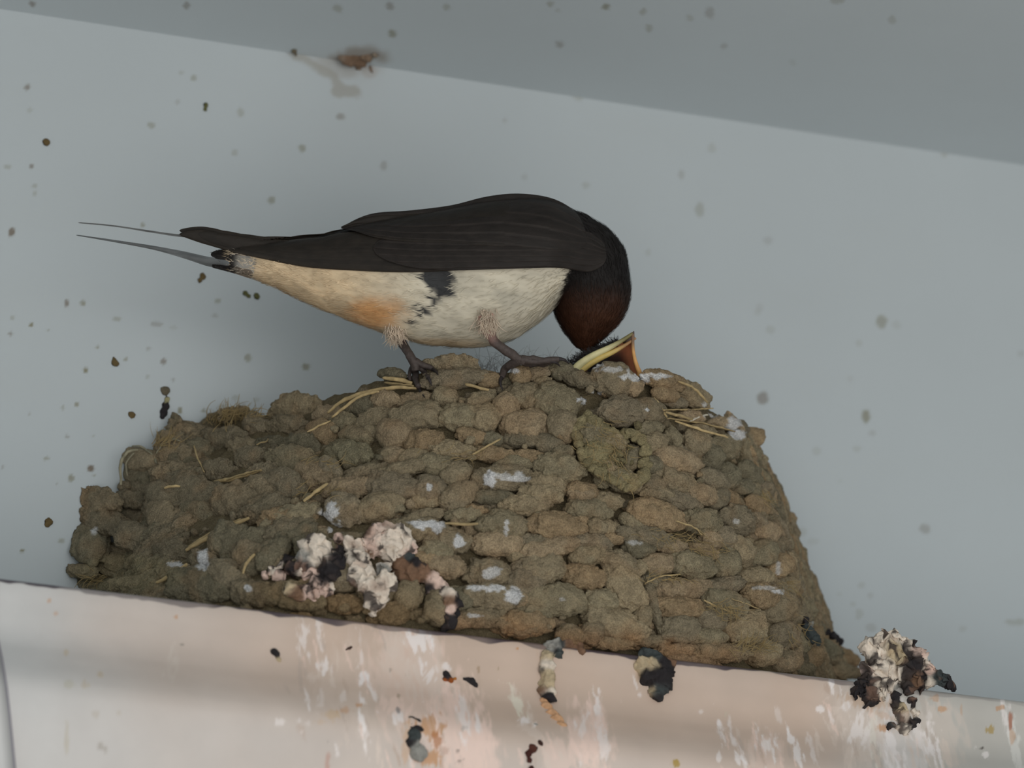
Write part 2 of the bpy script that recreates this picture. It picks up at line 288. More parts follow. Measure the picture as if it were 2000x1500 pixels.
# ------------------------------------------------------------------ mud nest
Z_RIM = P(900, 716, -.078)[2]
RIMP = [(1492, 905), (1478, 880), (1462, 850), (1430, 822), (1390, 795), (1340, 768), (1290, 745), (1240, 730), (1150, 722), (1050, 722), (960, 722), (880, 722), (800, 730), (740, 742), (690, 760), (620, 785), (540, 806), (470, 822), (400, 850), (345, 878), (290, 895), (262, 930)]
BASEP = [(1700, 0), (1640, -.03), (1600, -.052), (1530, -.074), (1440, -.086), (1340, -.0915), (1240, -.0935), (1150, -.0935), (1050, -.0935), (960, -.0935), (880, -.0935), (800, -.0935), (740, -.093), (690, -.0925), (620, -.091), (540, -.088), (470, -.083), (400, -.075), (345, -.066), (290, -.055), (230, -.04), (160, -.006)]
rim = []
for px, py in RIMP:
    p = PZ(px, py, Z_RIM); p[1] = min(p[1], -.002); rim.append(p)
base = []
for px, yy in BASEP:
    d = ray(px, 1128+.12*px); p = P(px, 1128+.12*px, Y_EDGE); p = np.array([p[0], yy, Z_LEDGE])
    q = P(px, float(pix(np.array([[p[0], yy, Z_LEDGE]]))[1][0]), yy); base.append(np.array([q[0], yy, Z_LEDGE]))
NS = 240; NV = 90
rimc = catmull(rim, NS); basec = catmull(base, NS); rimc[:, 1] = np.minimum(rimc[:, 1], -.0015); basec[:, 1] = np.clip(basec[:, 1], -.0945, -.0005)
basec[:, 2] = Z_LEDGE; rimc[:, 2] = Z_RIM
rows = []
for v in np.linspace(0, 1, NV):
    w = v**1.25; b = 1-(1-v)**1.6*.0
    p = basec*(1-w)+rimc*w; p[:, 2] = Z_LEDGE+(Z_RIM-Z_LEDGE)*v; p[:, 1] -= .003*math.sin(math.pi*v); rows.append(p)
cen = np.array([rimc[:, 0].mean(), 0, 0])
def inset(r, a, z):
    q = r.copy(); q[:, 0] = cen[0]+(q[:, 0]-cen[0])*(1-a*1.0); q[:, 1] *= (1-a*1.6); q[:, 2] = z; return q
rows.append(inset(rimc, .05, Z_RIM+.001)); rows.append(inset(rimc, .11, Z_RIM-.001))
for v in np.linspace(.1, 1, 8): rows.append(inset(rimc, .12+.3*v**2, Z_RIM-.004-.035*v))
rows.append(inset(rimc, .55, Z_RIM-.040)*np.array([1, 1, 1]))
SV = np.concatenate(rows); SF = grid_faces(len(rows), NS)
SV0 = SV.copy()
bvh = BVHTree.FromPolygons([Vector(v) for v in SV], SF.tolist())
def hit(px, py):
    d = ray(px, py); d = d/np.linalg.norm(d)
    loc, nor, idx, dist = bvh.ray_cast(Vector(cpos), Vector(d))
    if loc is None or loc[2] > Z_RIM+.01:
        w = W(px, py, ZC); best = None
        for Zt in np.linspace(ZC-.06, ZC+.09, 40):
            l2, n2, i2, dd = bvh.find_nearest(Vector(W(px, py, Zt)))
            if best is None or dd < best[0]: best = (dd, l2, n2, Zt)
        loc = Vector(W(px, py, best[3])); nor = best[2]
    n = np.array(nor)
    if np.dot(n, fw) > 0: n = -n
    return np.array(loc), n

nest = empty('mud_nest', (0, -.045, Z_LEDGE))
tag(nest, 'cup-shaped swallow nest of grey-brown mud pellets and straw on the stained ledge', 'nest')

# pellets traced from the photograph: crop origin, scale, rows of (cx, cy, half length, half height, angle)
T5 = (640, 680, .27, [(885,135,195,68,-4),(900,235,225,62,-6),(1170,240,80,55,0),(1400,215,75,65,0),(1530,180,95,48,-10),(1690,165,90,58,10),(1560,245,70,34,0),(1800,225,135,52,15),(470,195,100,42,0),(840,350,95,65,10),(1110,370,115,55,-20),
 (1440,345,150,85,10),(1650,390,170,115,15),(420,390,105,62,-10),(230,430,135,72,-15),(620,375,130,46,-10),(640,500,195,95,-12),(350,530,155,82,-15),(120,560,125,72,-10),(200,640,110,62,0),(480,640,115,95,0),(310,610,60,45,0),(960,500,150,85,5),(1130,500,130,88,0),
 (1290,430,95,95,30),(1430,560,185,118,-5),(1420,665,135,55,5),(680,680,145,75,-10),(1040,640,115,52,10),(1180,655,95,50,0),(1700,570,110,105,20),(1600,700,110,62,20),(160,780,175,80,0),(480,780,95,65,0),(900,740,185,55,5),(780,840,155,66,5),(1200,770,175,52,5),
 (930,910,115,82,-15),(1260,940,215,95,0),(1680,870,185,95,5),(1580,975,155,72,5),(450,1000,195,105,5),(740,1020,125,95,0),(150,1020,165,66,-10),(50,920,66,62,0),(380,1150,175,85,-15),(130,1180,115,76,10),(930,1080,145,88,-25),(700,1095,110,55,0),(1180,1080,165,46,5),
 (1550,1060,155,64,10),(1400,1140,165,64,0),(1840,1040,115,62,10),(1880,1170,165,84,10),(700,1210,140,46,-10),(640,1310,215,76,5),(980,1210,125,52,0),(1260,1290,165,105,5),(1640,1290,215,96,5),(880,1400,165,82,5),(1240,1420,205,84,5),(1430,1400,85,55,0),(1700,1420,205,64,0),(1940,1300,75,62,0),
 (610,790,110,60,-15),(1350,840,120,50,5),(1470,790,130,50,5),(1700,760,90,50,0),(560,880,190,50,-8),(280,900,170,50,-8),(1050,1180,110,40,0)])
T6 = (1080, 680, .24, [(500,260,185,125,12),(660,335,62,62,0),(880,265,175,66,20),(1120,390,160,75,36),(900,380,110,60,20),(1000,440,95,45,10),(560,520,195,115,5),(790,510,135,92,32),(330,740,160,130,60),(560,1080,160,85,25),(520,800,95,72,35),(410,960,120,90,45),(620,900,80,110,10),
 (90,680,105,85,20),(780,660,105,64,-5),(800,780,110,84,-12),(970,730,95,52,55),(1010,920,205,96,20),(1190,780,140,88,42),(1290,905,110,100,45),(1390,810,120,96,42),(1420,1050,110,95,60),(1600,730,92,82,0),(1620,860,72,72,0),(1680,920,45,52,0),(1590,1020,125,74,50),(1540,1130,85,66,0),
 (1290,1080,135,74,30),(760,945,115,72,20),(1010,1085,195,84,22),(820,1110,115,74,20),(1190,1200,115,84,20),(1050,1250,165,62,20),(840,1190,160,50,10),(230,1190,135,64,5),(450,1250,115,64,15),(820,1370,215,122,15),(640,1420,105,64,30),(1200,1420,155,94,20),(1330,1230,74,84,40),
 (1430,1240,95,74,40),(1490,1400,155,104,30),(1640,1290,115,64,40),(1720,1280,62,50,0),(1740,1430,74,72,0),(1640,1420,95,64,40),(1380,620,120,45,15),(1500,650,90,60,20),(1200,660,120,50,15),(1480,740,80,60,40),(1700,1160,80,60,40),(1100,560,90,50,10),(1640,1200,80,50,40)])
T8 = (1000, 960, .28, [(160,100,125,64,-10),(20,260,75,84,0),(640,250,120,54,5),(840,220,75,54,30),(940,320,205,66,15),(1100,385,125,54,15),(880,395,115,64,15),(130,360,125,52,0),(560,360,130,62,10),(540,440,125,82,-10),(700,330,125,44,0),(200,420,155,64,0),(30,430,65,62,0),
 (200,540,155,115,0),(500,600,145,84,10),(760,510,150,84,30),(790,660,190,115,62),(880,540,55,52,0),(1010,510,115,74,0),(1260,520,155,84,15),(1490,500,92,112,0),(1590,420,110,82,50),(1740,430,105,84,0),(1830,530,95,84,0),(1200,680,185,74,2),(1460,660,165,62,-4),(1000,620,105,54,0),
 (340,760,175,104,15),(620,770,125,84,10),(160,820,125,64,20),(60,760,75,64,0),(900,880,64,84,0),(970,760,195,36,75),(1160,810,165,76,5),(1480,800,165,94,15),(1720,720,125,84,20),(1830,800,135,114,20),(1900,650,95,54,20),(1700,590,125,64,10),(740,930,225,104,18),(600,880,125,90,40),
 (1170,960,145,94,5),(1380,900,105,74,20),(1620,960,130,124,0),(100,920,185,94,5),(400,1010,105,74,15),(560,990,84,84,30),(1140,1110,165,54,2),(1450,1130,205,64,6),(1740,1130,115,94,0),(1910,1190,92,66,0),(1900,1000,105,94,10),(1360,1020,125,64,10),(950,1040,155,44,5),(700,1060,155,48,8),
 (1390,330,100,50,30),(1330,420,110,50,20),(1480,330,80,70,40),(1760,300,80,70,40),(1850,370,60,50,30),(1950,880,70,60,60),(1250,1180,200,40,8)])
TR = (1500, 1125, .25, [(80,230,115,104,20),(100,450,94,104,0),(130,665,98,84,0),(280,260,96,64,50),(330,480,84,84,0),(430,590,165,74,30),(560,620,155,54,25),(300,640,125,74,0),(500,730,175,62,8),(230,500,104,104,0),(650,760,115,44,8),(100,120,110,60,20),(250,720,120,50,5)])
T7 = (480, 960, .3, [(300,180,185,64,-20),(250,265,175,64,-25),(120,100,155,54,-25),(620,150,105,64,10),(1240,400,115,64,10),(1290,490,135,74,10),(1580,530,155,92,5),(1850,500,125,64,0),(1820,590,135,84,5),(1170,450,84,54,0),(1600,690,195,82,5),(1890,690,95,84,10),(1870,790,115,64,15),
 (1520,820,165,64,5),(1800,880,175,60,5),(1250,760,95,104,0),(950,790,115,72,0),(650,730,135,54,0),(300,690,205,64,10),(100,660,135,64,5),(1050,680,95,94,0),(180,420,145,64,-40),(60,330,105,64,-30),(450,380,120,80,0),(420,500,120,70,0),(640,560,120,80,0),(850,650,120,80,0),(1400,700,80,80,0),(60,480,100,50,-30),(420,620,120,50,0),(1400,840,110,50,0),(850,760,80,50,0)])
T4 = (100, 720, .32, [(1490,250,165,74,-8),(1250,360,84,64,0),(1720,290,115,54,0),(1150,305,130,44,8),(1050,335,125,64,-10),(1040,450,155,74,-10),(1450,350,125,54,-5),(1480,570,165,84,5),(1360,480,115,54,0),(1540,470,95,64,0),(1660,400,95,74,0),(1600,660,125,64,10),(1700,630,75,64,0),(1230,560,105,54,-10),
 (1430,730,135,84,0),(1140,820,155,94,-10),(850,780,150,132,0),(1000,640,125,64,-20),(690,820,95,94,0),(570,640,95,104,0),(560,560,95,74,0),(750,450,95,56,10),(760,540,125,74,0),(880,520,105,64,0),(760,640,155,54,0),(570,740,115,64,0),(680,920,95,94,0),(300,820,115,84,-20),(490,800,75,54,0),
 (330,930,155,74,5),(520,910,115,74,10),(240,1080,84,124,0),(560,1040,165,84,10),(440,1190,195,94,10),(740,1130,105,64,0),(1100,1080,125,104,-10),(1440,920,205,74,-15),(1480,1010,155,54,-20),(1330,870,145,64,-15),(1790,870,115,84,0),(1080,1270,125,84,25),(900,1330,185,104,5),(540,1330,175,54,5),
 (290,1320,125,54,0),(200,1240,90,40,0),(1230,1370,135,64,5),(1200,1150,105,84,0),(1330,1150,95,84,0),(930,1170,84,54,0),(1290,640,110,50,-15),(1270,760,90,70,0),(900,880,100,60,0),(1450,1380,120,60,5),(780,1250,120,50,0),(1180,480,110,50,0),(640,660,80,60,0)])
bm = bmesh.new(); bmesh.ops.create_icosphere(bm, subdivisions=5, radius=1); ICO5 = np.array([v.co[:] for v in bm.verts]); IF5 = np.array([[v.index for v in f.verts] for f in bm.faces]); bm.free()
bm = bmesh.new(); bmesh.ops.create_icosphere(bm, subdivisions=4, radius=1); ICO4 = np.array([v.co[:] for v in bm.verts]); IF4 = np.array([[v.index for v in f.verts] for f in bm.faces]); bm.free()
bm = bmesh.new(); bmesh.ops.create_icosphere(bm, subdivisions=2, radius=1); ICO2 = np.array([v.co[:] for v in bm.verts]); IF2 = np.array([[v.index for v in f.verts] for f in bm.faces]); bm.free()
MUD = [np.array(srgb(*q))*1.4 for q in ((144,130,105),(136,124,101),(149,132,107),(130,119,99),(144,125,98),(134,124,101))]
MUDG = [np.array(srgb(*q))*1.38 for q in ((127,117,97),(119,110,91),(133,121,99),(116,109,90))]
PV, PF, PC = [], [], []; off = 0
def pellet(px, py, a, b, ang, sink=.0, thick=.8, rough=1.0, fine=True, colr=None, at=None):
    global off
    loc, n = at if at is not None else hit(px, py)
    e1 = math.cos(math.radians(ang))*rt-math.sin(math.radians(ang))*up
    e2 = -math.sin(math.radians(ang))*rt-math.cos(math.radians(ang))*up
    fn = np.dot(fw, n); fn = min(fn, -.35)
    def tang(e):
        if at is not None:
            t = e-np.dot(e, n)*n; return t/max(np.linalg.norm(t), .3)
        lam = np.clip(-np.dot(e, n)/fn, -.9, .9); return e+lam*fw
    Z = depth(loc); mm = Z/F
    A = tang(e1)*a*mm; B = tang(e2)*b*mm; C = n*min(b, 26)*mm*thick
    I, FI = (ICO5, IF5) if (fine and a > 34) else ((ICO4, IF4) if fine or a > 15 else (ICO2, IF2))
    sd = RNG.uniform(0, 90, 3)
    asp = np.array([max(1, a/b), 1, .8])
    q = I*asp
    q = q + .18*np.stack([vn(q*1.1+sd+k*13) for k in range(3)], 1)
    r = 1+rough*(.14*vn(q*1.5+sd)+.095*vn(q*3.1+sd+5)+.055*vn(q*6.3+sd+9)+.034*vn(q*12+sd+3)+.022*vn(q*24+sd+3))
    # boxier than an ellipsoid
    pw = .86; D = np.sign(I)*np.abs(I)**pw
    D = D/np.sqrt((D**2).sum(1))[:, None]*(1+.05*(np.abs(I[:, :1])))
    D = D*r[:, None]
    Vp = loc-n*sink*mm+D[:, :1]*A+D[:, 1:2]*B+D[:, 2:]*C
    Vp[:, 2] = np.maximum(Vp[:, 2], Z_LEDGE+.0001); Vp[:, 1] = np.minimum(Vp[:, 1], -.0003)
    if colr is None:
        left = px < 560
        colr = random.choice(MUDG if left or random.random() < .2 else MUD)*random.uniform(.88, 1.08)
    cc = np.tile(colr, (len(Vp), 1))
    PV.append(Vp); PF.append(FI+off); PC.append(cc); off += len(Vp)
for ox, oy, s, L in (T5, T6, T8, TR, T7, T4):
    for cx, cy, a, b, ang in L:
        px, py = ox+cx*s, oy+cy*s
        pellet(px, py, a*s*1.03, b*s*1.05, ang+random.uniform(-4, 4), sink=random.uniform(-5, 4), thick=.98, rough=random.uniform(.75, 1.25) if px > 620 else random.uniform(1.0, 1.5))
# torn greenish clod standing proud near the top right
GRN = np.array(srgb(134, 124, 94))*1.4
PLY = catmull([(1118,852),(1138,826),(1165,838),(1200,856),(1238,860),(1247,900),(1243,940),(1218,956),(1172,934),(1136,900),(1118,852)], 40)
for q in PLY: pellet(q[0]+random.uniform(-3, 3), q[1]+random.uniform(-3, 3), random.uniform(10, 15), random.uniform(8, 11), random.uniform(-40, 60), sink=random.uniform(-22, -15), rough=1.8, fine=False, colr=GRN*random.uniform(.85, 1.1))
for k in range(60): pellet(random.gauss(1196, 22), random.gauss(900, 20), random.uniform(4, 9), random.uniform(3, 7), random.uniform(0, 90), sink=random.uniform(-20, -8), rough=2.4, fine=False, colr=GRN*random.uniform(.45, 1.0))
pellet(1160, 890, 30, 34, 50, sink=-10, rough=1.3, colr=GRN*1.05); pellet(1196, 868, 22, 16, 35, sink=-16, rough=1.4, colr=MUD[0]); pellet(1222, 945, 24, 18, 20, sink=-12, rough=1.4, colr=GRN)
# buried courses that fill the gaps, and the flanks turning back to the wall
for k in range(1500):
    i_, j_ = random.randrange(2, NV-1), random.randrange(1, NS-1)
    if random.random() < .35: j_ = random.choice([random.randrange(1, 40), random.randrange(NS-34, NS-1)])
    p = rows[i_][j_]; du = rows[i_][j_+1]-rows[i_][j_-1]; dv = rows[i_+1][j_]-rows[i_-1][j_]
    n = np.cross(du, dv); n /= np.linalg.norm(n)+1e-12
    if n[1] > 0 or (abs(n[1]) < .2 and n[0]*(p[0]-cen[0]) < 0): n = -n
    px, py = pix(p); px, py = px[0], py[0]
    side_ = j_ < 34 or j_ > NS-30
    if side_: pellet(px, py, random.uniform(20, 34), random.uniform(12, 19), random.uniform(-30, 40), sink=random.uniform(-2, 4), rough=1.5, fine=j_ < 40 or j_ > NS-40, at=(p, n))
    elif k % 2: pellet(px, py, random.uniform(16, 30), random.uniform(10, 15), random.uniform(-25, 30), sink=random.uniform(12, 17), rough=1.4, fine=False, at=(p, n))
# crumbs
for k in range(300):
    px = random.uniform(180, 1600); yt = ipol(px, [160, 250, 400, 560, 740, 900, 1200, 1300, 1400, 1470, 1540, 1640], [1010, 920, 850, 800, 745, 715, 725, 750, 805, 860, 1120, 1290])
    if px > 700 and random.random() < .5: continue
    py = random.uniform(yt+14, 1128+.12*px-6); r = random.uniform(3, 9)
    pellet(px, py, r*1.2, r, 0, sink=random.uniform(-10, -2), rough=2.2, fine=False)
PV = np.concatenate(PV); PC = np.concatenate(PC); PF = np.concatenate(PF)
PV = PV + .00022*np.stack([fbm(PV*900+k*17, 3) for k in range(3)], 1)
PV[:, 2] = np.maximum(PV[:, 2], Z_LEDGE+.0001)
x, y = pix(PV)
n3 = fbm(PV*160, 3)
PC *= (1+.10*n3)[:, None]
k = (sm(n3, -.1, .9)*.30)[:, None]; PC = PC*(1-k)+np.array(srgb(150, 118, 84))*k                 # rusty clay flecks
k = (sm(60-(1128+.12*x-y)+14*n3, 0, 50)*np.clip(sm(x, 840, 900)-sm(x, 1420, 1500)*.8, 0, 1)*.42)[:, None]; PC = PC*(1-k)+np.array(srgb(150, 98, 52))*k
k = (sm(90-(1128+.12*x-y), 0, 70)*sm(x, 440, 520)*(1-sm(x, 820, 880))*.5)[:, None]; PC = PC*(1-k)+np.array(srgb(112, 88, 56))*k
k = ((sm(1.1-np.hypot((x-1190)/62, (y-890)/60)+.2*n3, 0, .5))*.15)[:, None]; PC = PC*(1-k)+np.array(srgb(150, 142, 104))*k
k = ((sm(1.1-np.hypot((x-700)/75, (y-880)/34)+.2*n3, 0, .5))*.35)[:, None]; PC = PC*(1-k)+np.array(srgb(124, 124, 100))*k
k = ((sm(1.1-np.hypot((x-250)/120, (y-1120)/44), 0, .5))*.5)[:, None]; PC = PC*(1-k)+np.array(srgb(150, 140, 108))*k
WS = [(958,936,11,18,.95),(985,930,22,8,.6),(1012,932,18,9,.75),(647,1000,19,20,.9),(650,1034,15,16,.9),(397,1092,14,17,.95),(832,1024,34,9,.95),(852,1034,12,10,.8),(896,1057,11,13,.95),(1146,778,16,9,.95),(1166,770,12,6,.9),(1158,714,22,7,.85),(1195,722,30,6,.6),(1238,736,22,7,.85),
 (1262,740,8,12,.8),(1288,734,16,8,.8),(950,1149,44,6,.85),(1003,1163,14,16,.95),(962,1118,20,12,.7),(988,1032,5,15,.8),(838,951,6,7,.8),(1434,832,12,18,.9),(1440,848,14,10,.85),(1390,810,16,6,.7),(1522,1155,14,5,.8),(1003,724,9,5,.85),(930,1203,18,5,.6),(345,1101,14,6,.8),(185,1035,7,7,.8),
 (484,1148,9,8,.8),(1376,791,5,5,.7),(1098,1170,6,4,.4),(1236,1060,14,5,.5),(1438,1018,6,5,.5),(1264,800,4,4,.9),(1500,1148,26,4,.5),(1283,734,30,5,.5),(1086,991,5,3,.8),(1520,1110,5,16,.6)]
nn = fbm(np.stack([x*.11, y*.11, x*0], 1), 3)
for sx_, sy_, rx, ry, a in WS:
    m = (abs(x-sx_) < 2*rx) & (abs(y-sy_) < 2*ry); d = np.hypot((x[m]-sx_)/rx, (y[m]-sy_)/ry)+.42*nn[m]
    kk = (sm(1.05-d, 0, .22)*a)[:, None]; PC[m] = PC[m]*(1-kk)+np.array([.80, .80, .80])*kk
mesh('mud_pellets', PV, PF, M_mud, nest, col=PC)
bvh0 = bvh; bvh = BVHTree.FromPolygons([Vector(v) for v in np.concatenate([PV, SV])], PF.tolist()+(SF+len(PV)).tolist())
nv = SV + .0006*np.stack([fbm(SV*240+k*9) for k in range(3)], 1); nv[:, 2] = np.maximum(nv[:, 2], Z_LEDGE+.0001); nv[:, 1] = np.minimum(nv[:, 1]*.97, -.0004)
mesh('cup_wall', nv, SF, M_mud, nest, col=np.tile(np.array(srgb(120, 108, 84)), (len(nv), 1)))

STR = np.array(srgb(176, 154, 112))
def straw(pts, r=2.2, colr=None, lift=10, name='straw'):
    out = []; pts = catmull(pts, max(10, 6*len(pts)))
    L0, _ = hit(*pts[0]); L1, _ = hit(*pts[-1]); z0, z1 = depth(L0), depth(L1)
    for i, p in enumerate(pts):
        t = i/(len(pts)-1); out.append(W(p[0], p[1], (z0*(1-t)+z1*t)-lift*MM))
    t = np.linspace(0, 1, len(out)); rr = r*MM*(1-.35*np.abs(2*t-1)**3)
    V, Fc = tube(out, rr, 7, .6, wob=.0002, seed=random.random()*50)
    cl = (STR if colr is None else np.array(colr))*random.uniform(.8, 1.1)
    return mesh(name, V, Fc, M_straw, nest, col=np.tile(cl, (len(V), 1))*(1+.25*vn(V*900))[:, None])
for pts, r in [([(640,807),(680,777),(760,758),(813,758)],4),([(648,815),(700,776),(740,765)],3),([(748,738),(775,741),(805,748)],4),([(750,748),(780,750),(808,754)],2.5),([(908,750),(930,756),(955,762)],3.2),([(923,888),(950,872),(977,858)],2.2),([(1296,801),(1340,800),(1392,798)],3.2),([(1300,805),(1328,812),(1352,820)],3),
               ([(1303,817),(1368,826),(1435,843)],3.4),([(1318,822),(1380,843),(1423,854)],2.6),([(1277,776),(1290,795),(1303,816)],2.4),([(1325,745),(1356,759),(1382,786)],2.6),([(362,1075),(420,1043),(487,1011)],4.2),([(368,1068),(420,1036),(470,1014)],2.6),([(305,1139),(340,1120),(366,1102)],4),([(474,1120),(482,1100),(498,1082)],3),
               ([(417,941),(460,934),(510,918)],4),([(440,938),(470,928),(500,920)],2.4),([(321,954),(335,950),(352,949)],2.8),([(593,979),(615,962),(640,944)],3.4),([(378,870),(386,895),(399,922)],1.8),([(600,845),(622,832),(646,822)],2),([(870,1021),(900,1024),(934,1022)],3),([(500,868),(520,862),(524,858)],1.6),
               ([(1320,1018),(1355,1030),(1372,1044)],1.8),([(1262,1138),(1290,1126),(1330,1122)],1.6),([(1430,1170),(1460,1180),(1485,1190)],1.6),([(1375,1172),(1400,1185),(1430,1196)],2)]: straw(pts, r, lift=15)
straw([(1349,822),(1365,814),(1382,811)], 3.4, colr=(.62, .56, .45), lift=20)
for pts, r in [([(236,948),(236,905),(248,884),(270,878)],3),([(262,877),(285,880),(300,892),(306,905)],2.4),([(258,872),(275,872),(292,884)],2),([(250,930),(246,905),(262,885)],2),([(306,885),(318,868),(338,858),(352,862)],2)]:
    straw(pts, r, colr=(.26, .235, .16), lift=8, name='grass_blade')
# fine loose fibres matted in the mud
FV, FF = [], []; o2 = 0
def fibre(x0, y0, ang, ln, r, curl, lift, Zb=None):
    global o2
    a = math.radians(ang); pts = []
    Zs = depth(hit(x0, y0)[0]) if Zb is None else Zb
    for i in range(7):
        pts.append(W(x0, y0, Zs-lift*MM)); x0 += math.cos(a)*ln/6; y0 += math.sin(a)*ln/6; a += curl/6
    V, Fc = tube(pts, np.linspace(r, r*.3, 7)*MM, 4, 1, cap=False); FV.append(V); FF.extend((np.array(Fc)+o2).tolist()); o2 += len(V)
for cx, cy, sx2, sy2, n, ang in [(1410,1190,26,12,40,20),(1470,1265,34,10,60,-30),(1310,1050,40,14,30,10),(1370,1070,30,20,30,30),(440,820,36,14,90,-60),(470,808,34,8,60,-20),(320,865,26,12,40,-50),(190,1128,22,8,30,170),(1180,860,40,40,40,40),(1300,1130,40,8,20,0),(1490,960,10,20,14,60),(620,960,40,10,18,-30),(900,890,60,10,14,-20),(640,905,30,6,14,-20),(1200,905,30,40,30,60),(1560,1230,20,30,20,40),(1530,1145,20,14,14,20)]:
    for k in range(n): fibre(random.gauss(cx, sx2*.6), random.gauss(cy, sy2*.6), ang+random.gauss(0, 30), random.uniform(14, 38), random.uniform(.5, 1.0), random.uniform(-1.4, 1.4), random.uniform(8, 20))
tag(mesh('loose_fibres', np.concatenate(FV), FF, M_straw, nest, col=np.tile(np.array(srgb(150, 130, 90)), (sum(map(len, FV)), 1))), kind='stuff')
# downy lining showing above the rim behind the feet
FV, FF = [], []; o2 = 0
Zl = depth(hit(1000, 730)[0])+.014
for k in range(70):
    x0 = random.uniform(925, 1120); fibre(x0, 735, -90+random.gauss(0, 28), random.uniform(25, 75), random.uniform(.5, .9), random.uniform(-2.2, 2.2), 0, Zl+random.uniform(0, .012))
for k in range(90):
    x0 = random.uniform(925, 1105); y0 = 735-random.uniform(15, 45)*math.sin((x0-915)/200*math.pi); fibre(x0, y0, random.uniform(-110, 0), random.uniform(12, 34), .45, random.uniform(-2.5, 2.5), 0, Zl+random.uniform(0, .012))
tag(mesh('lining_down', np.concatenate(FV), FF, M_straw, nest, col=np.tile(np.array(srgb(158, 162, 164)), (sum(map(len, FV)), 1))), kind='stuff')

# ------------------------------------------------------------------ droppings
CR = srgb(226, 212, 196); PKD = srgb(216, 188, 174); BK = srgb(40, 36, 38); BR = srgb(120, 92, 72); TE = srgb(64, 70, 70); GY = srgb(150, 148, 142); YC = srgb(186, 168, 138); ORD = srgb(205, 160, 122)
def ledge_hit(px, py):
    dy = py-(1128+.12*px); yy = Y_EDGE-float(ipol(max(dy, 0)*MM/.94, PR[:12, 0], PR[:12, 1])); return P(px, py, yy)
def wall_hit(px, py): return P(px, py, 0)
def corner_hit(px, py):
    p = P(px, py, 0)
    return p if p[2] < Z_CEIL-.0005 else PZ(px, py, Z_CEIL-.0005)
def dropping(label, S, surf='ledge', lump=.35, voxel=.00045, name='bird_dropping', cat='bird dropping', group=None, lift=.25, flat=.7, nsc=900, pits=0, pt=.28):
    me = bpy.data.meshes.new('tmp'); V, Fc = [], []; o = 0; cen = []
    f = {'ledge': ledge_hit, 'wall': wall_hit, 'corner': corner_hit}.get(surf)
    for s in S:
        px, py, r, cl = s[:4]; p = f(px, py) if f else hit(px, py)[0]
        ex = s[4] if len(s) > 4 else 0
        R = r*1.22*MM; p = p-fw*(r*lift*.8+ex)*MM
        Q = ICO2*R; dq = Q@fw; Q = Q-np.outer(dq*(1-flat), fw)
        V.append(Q+p); Fc.append(IF2+o); o += len(Q); cen.append((p, R, cl))
    me.from_pydata(np.concatenate(V).tolist(), [], np.concatenate(Fc).tolist()); ob = bpy.data.objects.new('tmp', me); COL.objects.link(ob)
    md = ob.modifiers.new('r', 'REMESH'); md.mode = 'VOXEL'; md.voxel_size = voxel
    dg = bpy.context.evaluated_depsgraph_get(); ev = ob.evaluated_get(dg); m2 = bpy.data.meshes.new_from_object(ev)
    n = len(m2.vertices); co = np.zeros(n*3); m2.vertices.foreach_get('co', co); co = co.reshape(-1, 3); faces = [list(p.vertices) for p in m2.polygons]
    bpy.data.objects.remove(ob); bpy.data.meshes.remove(me); bpy.data.meshes.remove(m2)
    rm = np.mean([c[1] for c in cen])
    nsd = fbm(co*nsc, 3)
    jit = np.stack([fbm(co*nsc*.6+k*23, 3) for k in range(3)], 1)
    D = np.stack([np.linalg.norm(co+jit*rm*.5-c[0], axis=1)/c[1] for c in cen], 1); wt = np.exp(-9*(D-D.min(1)[:, None])); wt /= wt.sum(1)[:, None]
    cl = wt@np.array([c[2] for c in cen])*(1+.14*nsd)[:, None]
    if pits:
        pn = fbm(co*pits+40, 3); kk = (sm(pn, pt, pt+.25)*.9)[:, None]; cl = cl*(1-kk)+np.array(srgb(58, 50, 48))*kk
        k2 = (sm(fbm(co*pits*.7+90, 2), .3, .9)*.5)[:, None]; cl = cl*(1-k2)+np.array(srgb(150, 118, 100))*k2
    co = co+jit*rm*lump
    cmid = co.mean(0)
    if surf != 'nest' : co[:, 1] = np.minimum(co[:, 1], -.0002)
    ob = mesh(name, co-cmid, faces, M_drop, col=cl); ob.location = Vector(cmid); return tag(ob, label, cat, group)
G = 'droppings stuck to the nest front'
dropping('large cream and pink encrusted dropping hanging on the lower left front of the nest',
 [(770,1062,34,CR),(748,1052,26,PKD),(795,1078,20,PKD),(730,1068,20,PKD),(690,1072,18,CR),(698,1098,24,CR),(706,1122,22,CR),(718,1140,16,CR),(745,1118,14,GY),(757,1138,18,CR),(738,1162,20,CR),(734,1182,14,CR),(728,1196,8,CR),(692,1116,8,BK,14),(722,1080,9,BR,10),(745,1146,8,GY,12)], 'nest', lift=.5, pits=300)
dropping('cream dropping left of the largest one, with black hollows, on the nest front', [(612,1066,22,CR),(620,1086,24,CR),(598,1088,16,GY),(632,1068,14,CR),(655,1080,14,BK),(652,1100,20,BK),(640,1118,18,BK),(600,1110,12,BK),(665,1050,10,PKD),(585,1108,10,BK)], 'nest', lift=.45, pits=420)
dropping('thin crumbling pink and black dropping, leftmost on the nest front', [(560,1100,12,BK),(548,1104,8,CR),(574,1108,12,BK),(590,1116,9,CR),(532,1116,9,CR),(522,1124,7,PKD),(548,1124,9,PKD),(605,1124,14,PKD),(600,1112,8,BK),(625,1136,12,BK),(612,1142,10,PKD),(640,1134,8,BK),(648,1148,8,CR),(632,1158,16,PKD),(608,1158,12,PKD),(566,1150,11,YC),(578,1160,12,BR),(590,1150,8,BK)], 'nest', lift=.4, lump=.6, pits=520, pt=.15)
